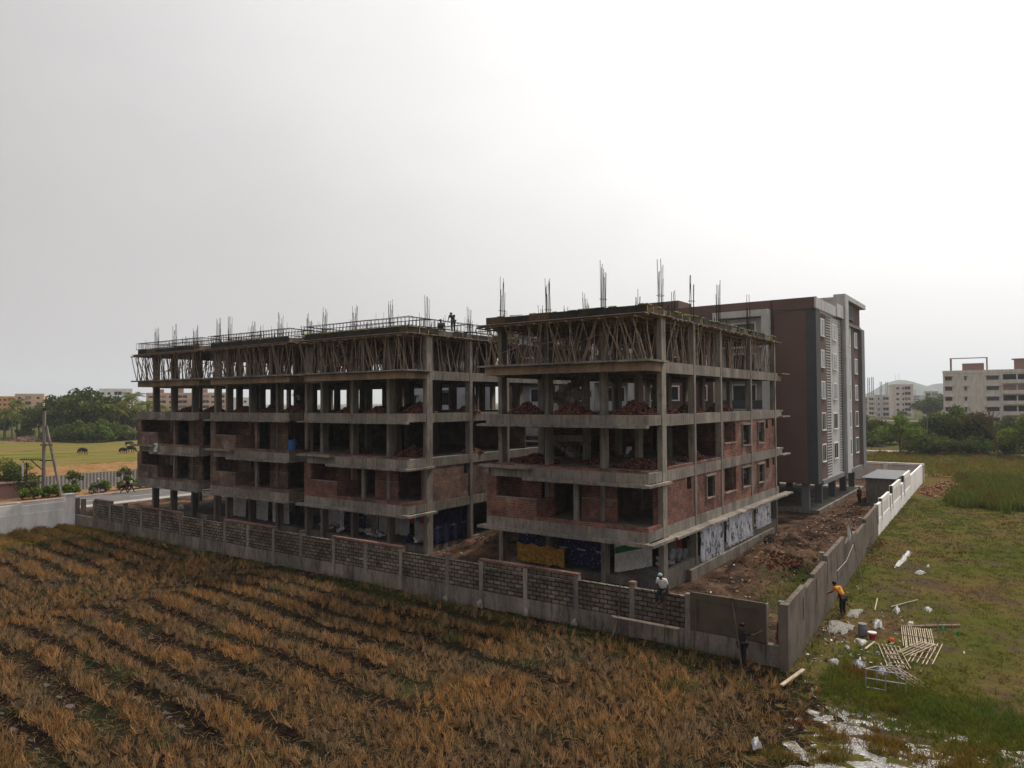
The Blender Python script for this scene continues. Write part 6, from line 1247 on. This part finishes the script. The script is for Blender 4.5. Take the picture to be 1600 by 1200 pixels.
dens = .72+.3*fn(X, Y, 3, 3, 12); wallstrip = np.exp(-((Y+8.2)/(1.5+1.0*np.clip((X+14)/14, 0, 1)+.4*fn(X, Y, 4, 3, 27)))**2)
dens = dens-np.clip((X-7.8)*.3, 0, 1); keep = (rng.uniform(0, 1, len(X)) < dens*(1-.88*wallstrip)*(1-np.clip(f*2.6, 0, 1)))
patch = np.clip(fn(X, Y, 8, 4, 13)+.1, -1, 1); Ps = P[keep]; pt = patch[keep]
h = (.30+.08*pt)*(1+.25*np.abs(fn(Ps[:, 0], Ps[:, 1], 2, 2, 14))); 
tv = rng.uniform(.55, 1.5, len(Ps)); co = np.stack([.9+.25*pt, .9+.10*pt, .9-.15*pt], 1)*tv[:, None]; gr = (fn(Ps[:, 0], Ps[:, 1], 6, 4, 15) > .8); co[gr] *= [.5, .8, .7]
blades('stubble', Ps, h*.86, .042, .012, 'stubble', co, 12, 'rows of brown rice stubble with dark wheel tracks in the paddy', 'stubble', .26, .3)
# loose straw lying about
k2 = rng.uniform(0, 1, len(X)) < .5; Pl = P[k2]+[0, 0, .12]; n = len(Pl)
blades('straw', Pl-[0, 0, .04], np.full(n, .07), .16, .008, 'stubble', np.full((n, 3), 1.0), 5, 'loose straw lying between the stubble rows', 'straw', 2.8)
# green weeds along the wall foot and scattered in the paddy
k3 = (rng.uniform(0, 1, len(X)) < .6*wallstrip*(fn(X, Y, 5, 3, 16) > -.2)) | ((fn(X, Y, 4, 4, 17) > .85) & (rng.uniform(0, 1, len(X)) < .3)) | ((X < -41) & (Y > -16) & (rng.uniform(0, 1, len(X)) < .6))
Pg = P[k3]; n = len(Pg); cg = np.tile([.5, .68, .5], (n, 1)); cg[Pg[:, 0] < -43] = [2.2, 1.6, .8]
blades('weeds', Pg, np.full(n, .2), .09, .012, 'grass', cg, 10, 'dark green weeds along the foot of the block wall', 'weeds', .6)
# turf
def turf(n0, u0, u1, y0, y1, hmin, hmax, per, w, label, name='grass', keepf=None, tint=(1, 1, 1), lean=.6, spread=.08):
    U = rng.uniform(u0, u1, n0); Y = rng.uniform(y0, y1, n0); X = wallx(Y)+.05+U; P = np.stack([X, Y, hr(X, Y)], 1); k = visible(P)
    if keepf is not None: k &= keepf(X, Y)
    k &= ~((P[:, 2] < -.508)); P = P[k]; f = fn(P[:, 0], P[:, 1], 7, 4, 18); g = fn(P[:, 0], P[:, 1], 2.5, 4, 19)
    bf = np.clip(fn(P[:, 0], P[:, 1], 6, 5, 26)*1.8-.4, 0, 1)[:, None]; c = (np.stack([.85+.2*f+.15*g, .95-.02*f+.1*g, .85-.1*f], 1)*(1-bf)+bf*np.array([1.05, .58, .75])*(.8+.4*g[:, None]))*np.array(tint); blades(name, P, hmin+(hmax-hmin)*np.clip(.5+.5*g, 0, 1), spread, w, 'grass', c, per, label, 'grass', lean)
def bank(X, Y): return np.exp(-((Y+7.6+.32*(X-9))/2.0)**2)
turf(26000, 0, 20, -24, 16, .05, .11, 6, .013, 'short rough turf outside the right wall', keepf=lambda X, Y: (hr(X, Y) > -.485) & (rng.uniform(0, 1, len(X)) < .55+.45*fn(X, Y, 3, 3, 20)))
turf(16000, 0, 24, 16, 48, .07, .15, 6, .02, 'short rough turf farther out beside the white wall', keepf=lambda X, Y: rng.uniform(0, 1, len(X)) < .5+.45*fn(X, Y, 4, 3, 20))
turf(16000, 1.2, 16, -16, -3, .12, .26, 9, .013, 'lush green grass bank around the steel frame', name='grass', keepf=lambda X, Y: rng.uniform(0, 1, len(X)) < bank(X, Y), tint=(1.0, 1.08, .66))
turf(450, 0, .5, -8, 50, .08, .18, 5, .014, 'weeds along the foot of the right wall', tint=(.95, .95, .8))
turf(9000, -.5, 12, -22, -11, .14, .26, 9, .012, 'brown stubble clumps standing in the shallow puddles', name='stubble_clumps', keepf=lambda X, Y: fn(X, Y, 3.2, 3, 21) > .05, tint=(1.6, .95, .75), lean=.35)
turf(15000, 3.2, 46, 42, 76, .5, 1.15, 9, .045, 'tall dark green reeds beyond the turf on the right', name='reeds', keepf=lambda X, Y: (Y > 44-.1*(X-10)+2*fn(X, Y, 6, 3, 22)) & (X > 9.3+.12*(Y-44)*0+1.2*np.sin(Y)), tint=(.95, 1.02, .78), lean=.3, spread=.2)
turf(6000, -12, 60, 74, 120, .3, .8, 8, .05, 'dry brown and yellow grass this side of the dust road', name='dry_grass', tint=(1.25, 1.05, .8), lean=.4, spread=.3)
def site_grass(n0, cx, cy, rx, ry):
    X = rng.normal(cx, rx, n0); Y = rng.normal(cy, ry, n0); k = X < wallx(Y)-.4; X, Y = X[k], Y[k]; P = np.stack([X, Y, hs(X, Y)], 1); n = len(P); blades('grass', P, np.full(n, .13), .07, .013, 'grass', np.tile([1.0, 1.5, .8], (n, 1)), 7, 'bright green grass patch inside the site by the right wall', 'grass', .5)
site_grass(900, 5.9, 4.5, 1.0, 3.0)
# ------------------------------------------------------------------ haze
hz = MB(); hz.box(-9500, -300, -1.6, 9500, 11000, 330); ho = hz.build('haze', 'hill'); ho['kind'] = 'stuff'
hm = bpy.data.materials.new('air haze'); hm.use_nodes = True; t_ = hm.node_tree; t_.nodes.clear(); o_ = t_.nodes.new('ShaderNodeOutputMaterial'); v_ = t_.nodes.new('ShaderNodeVolumePrincipled')
v_.inputs['Color'].default_value = (.83, .885, .98, 1); v_.inputs['Density'].default_value = .00019; v_.inputs['Anisotropy'].default_value = .2; t_.links.new(v_.outputs[0], o_.inputs['Volume'])
ho.data.materials.clear(); ho.data.materials.append(hm)
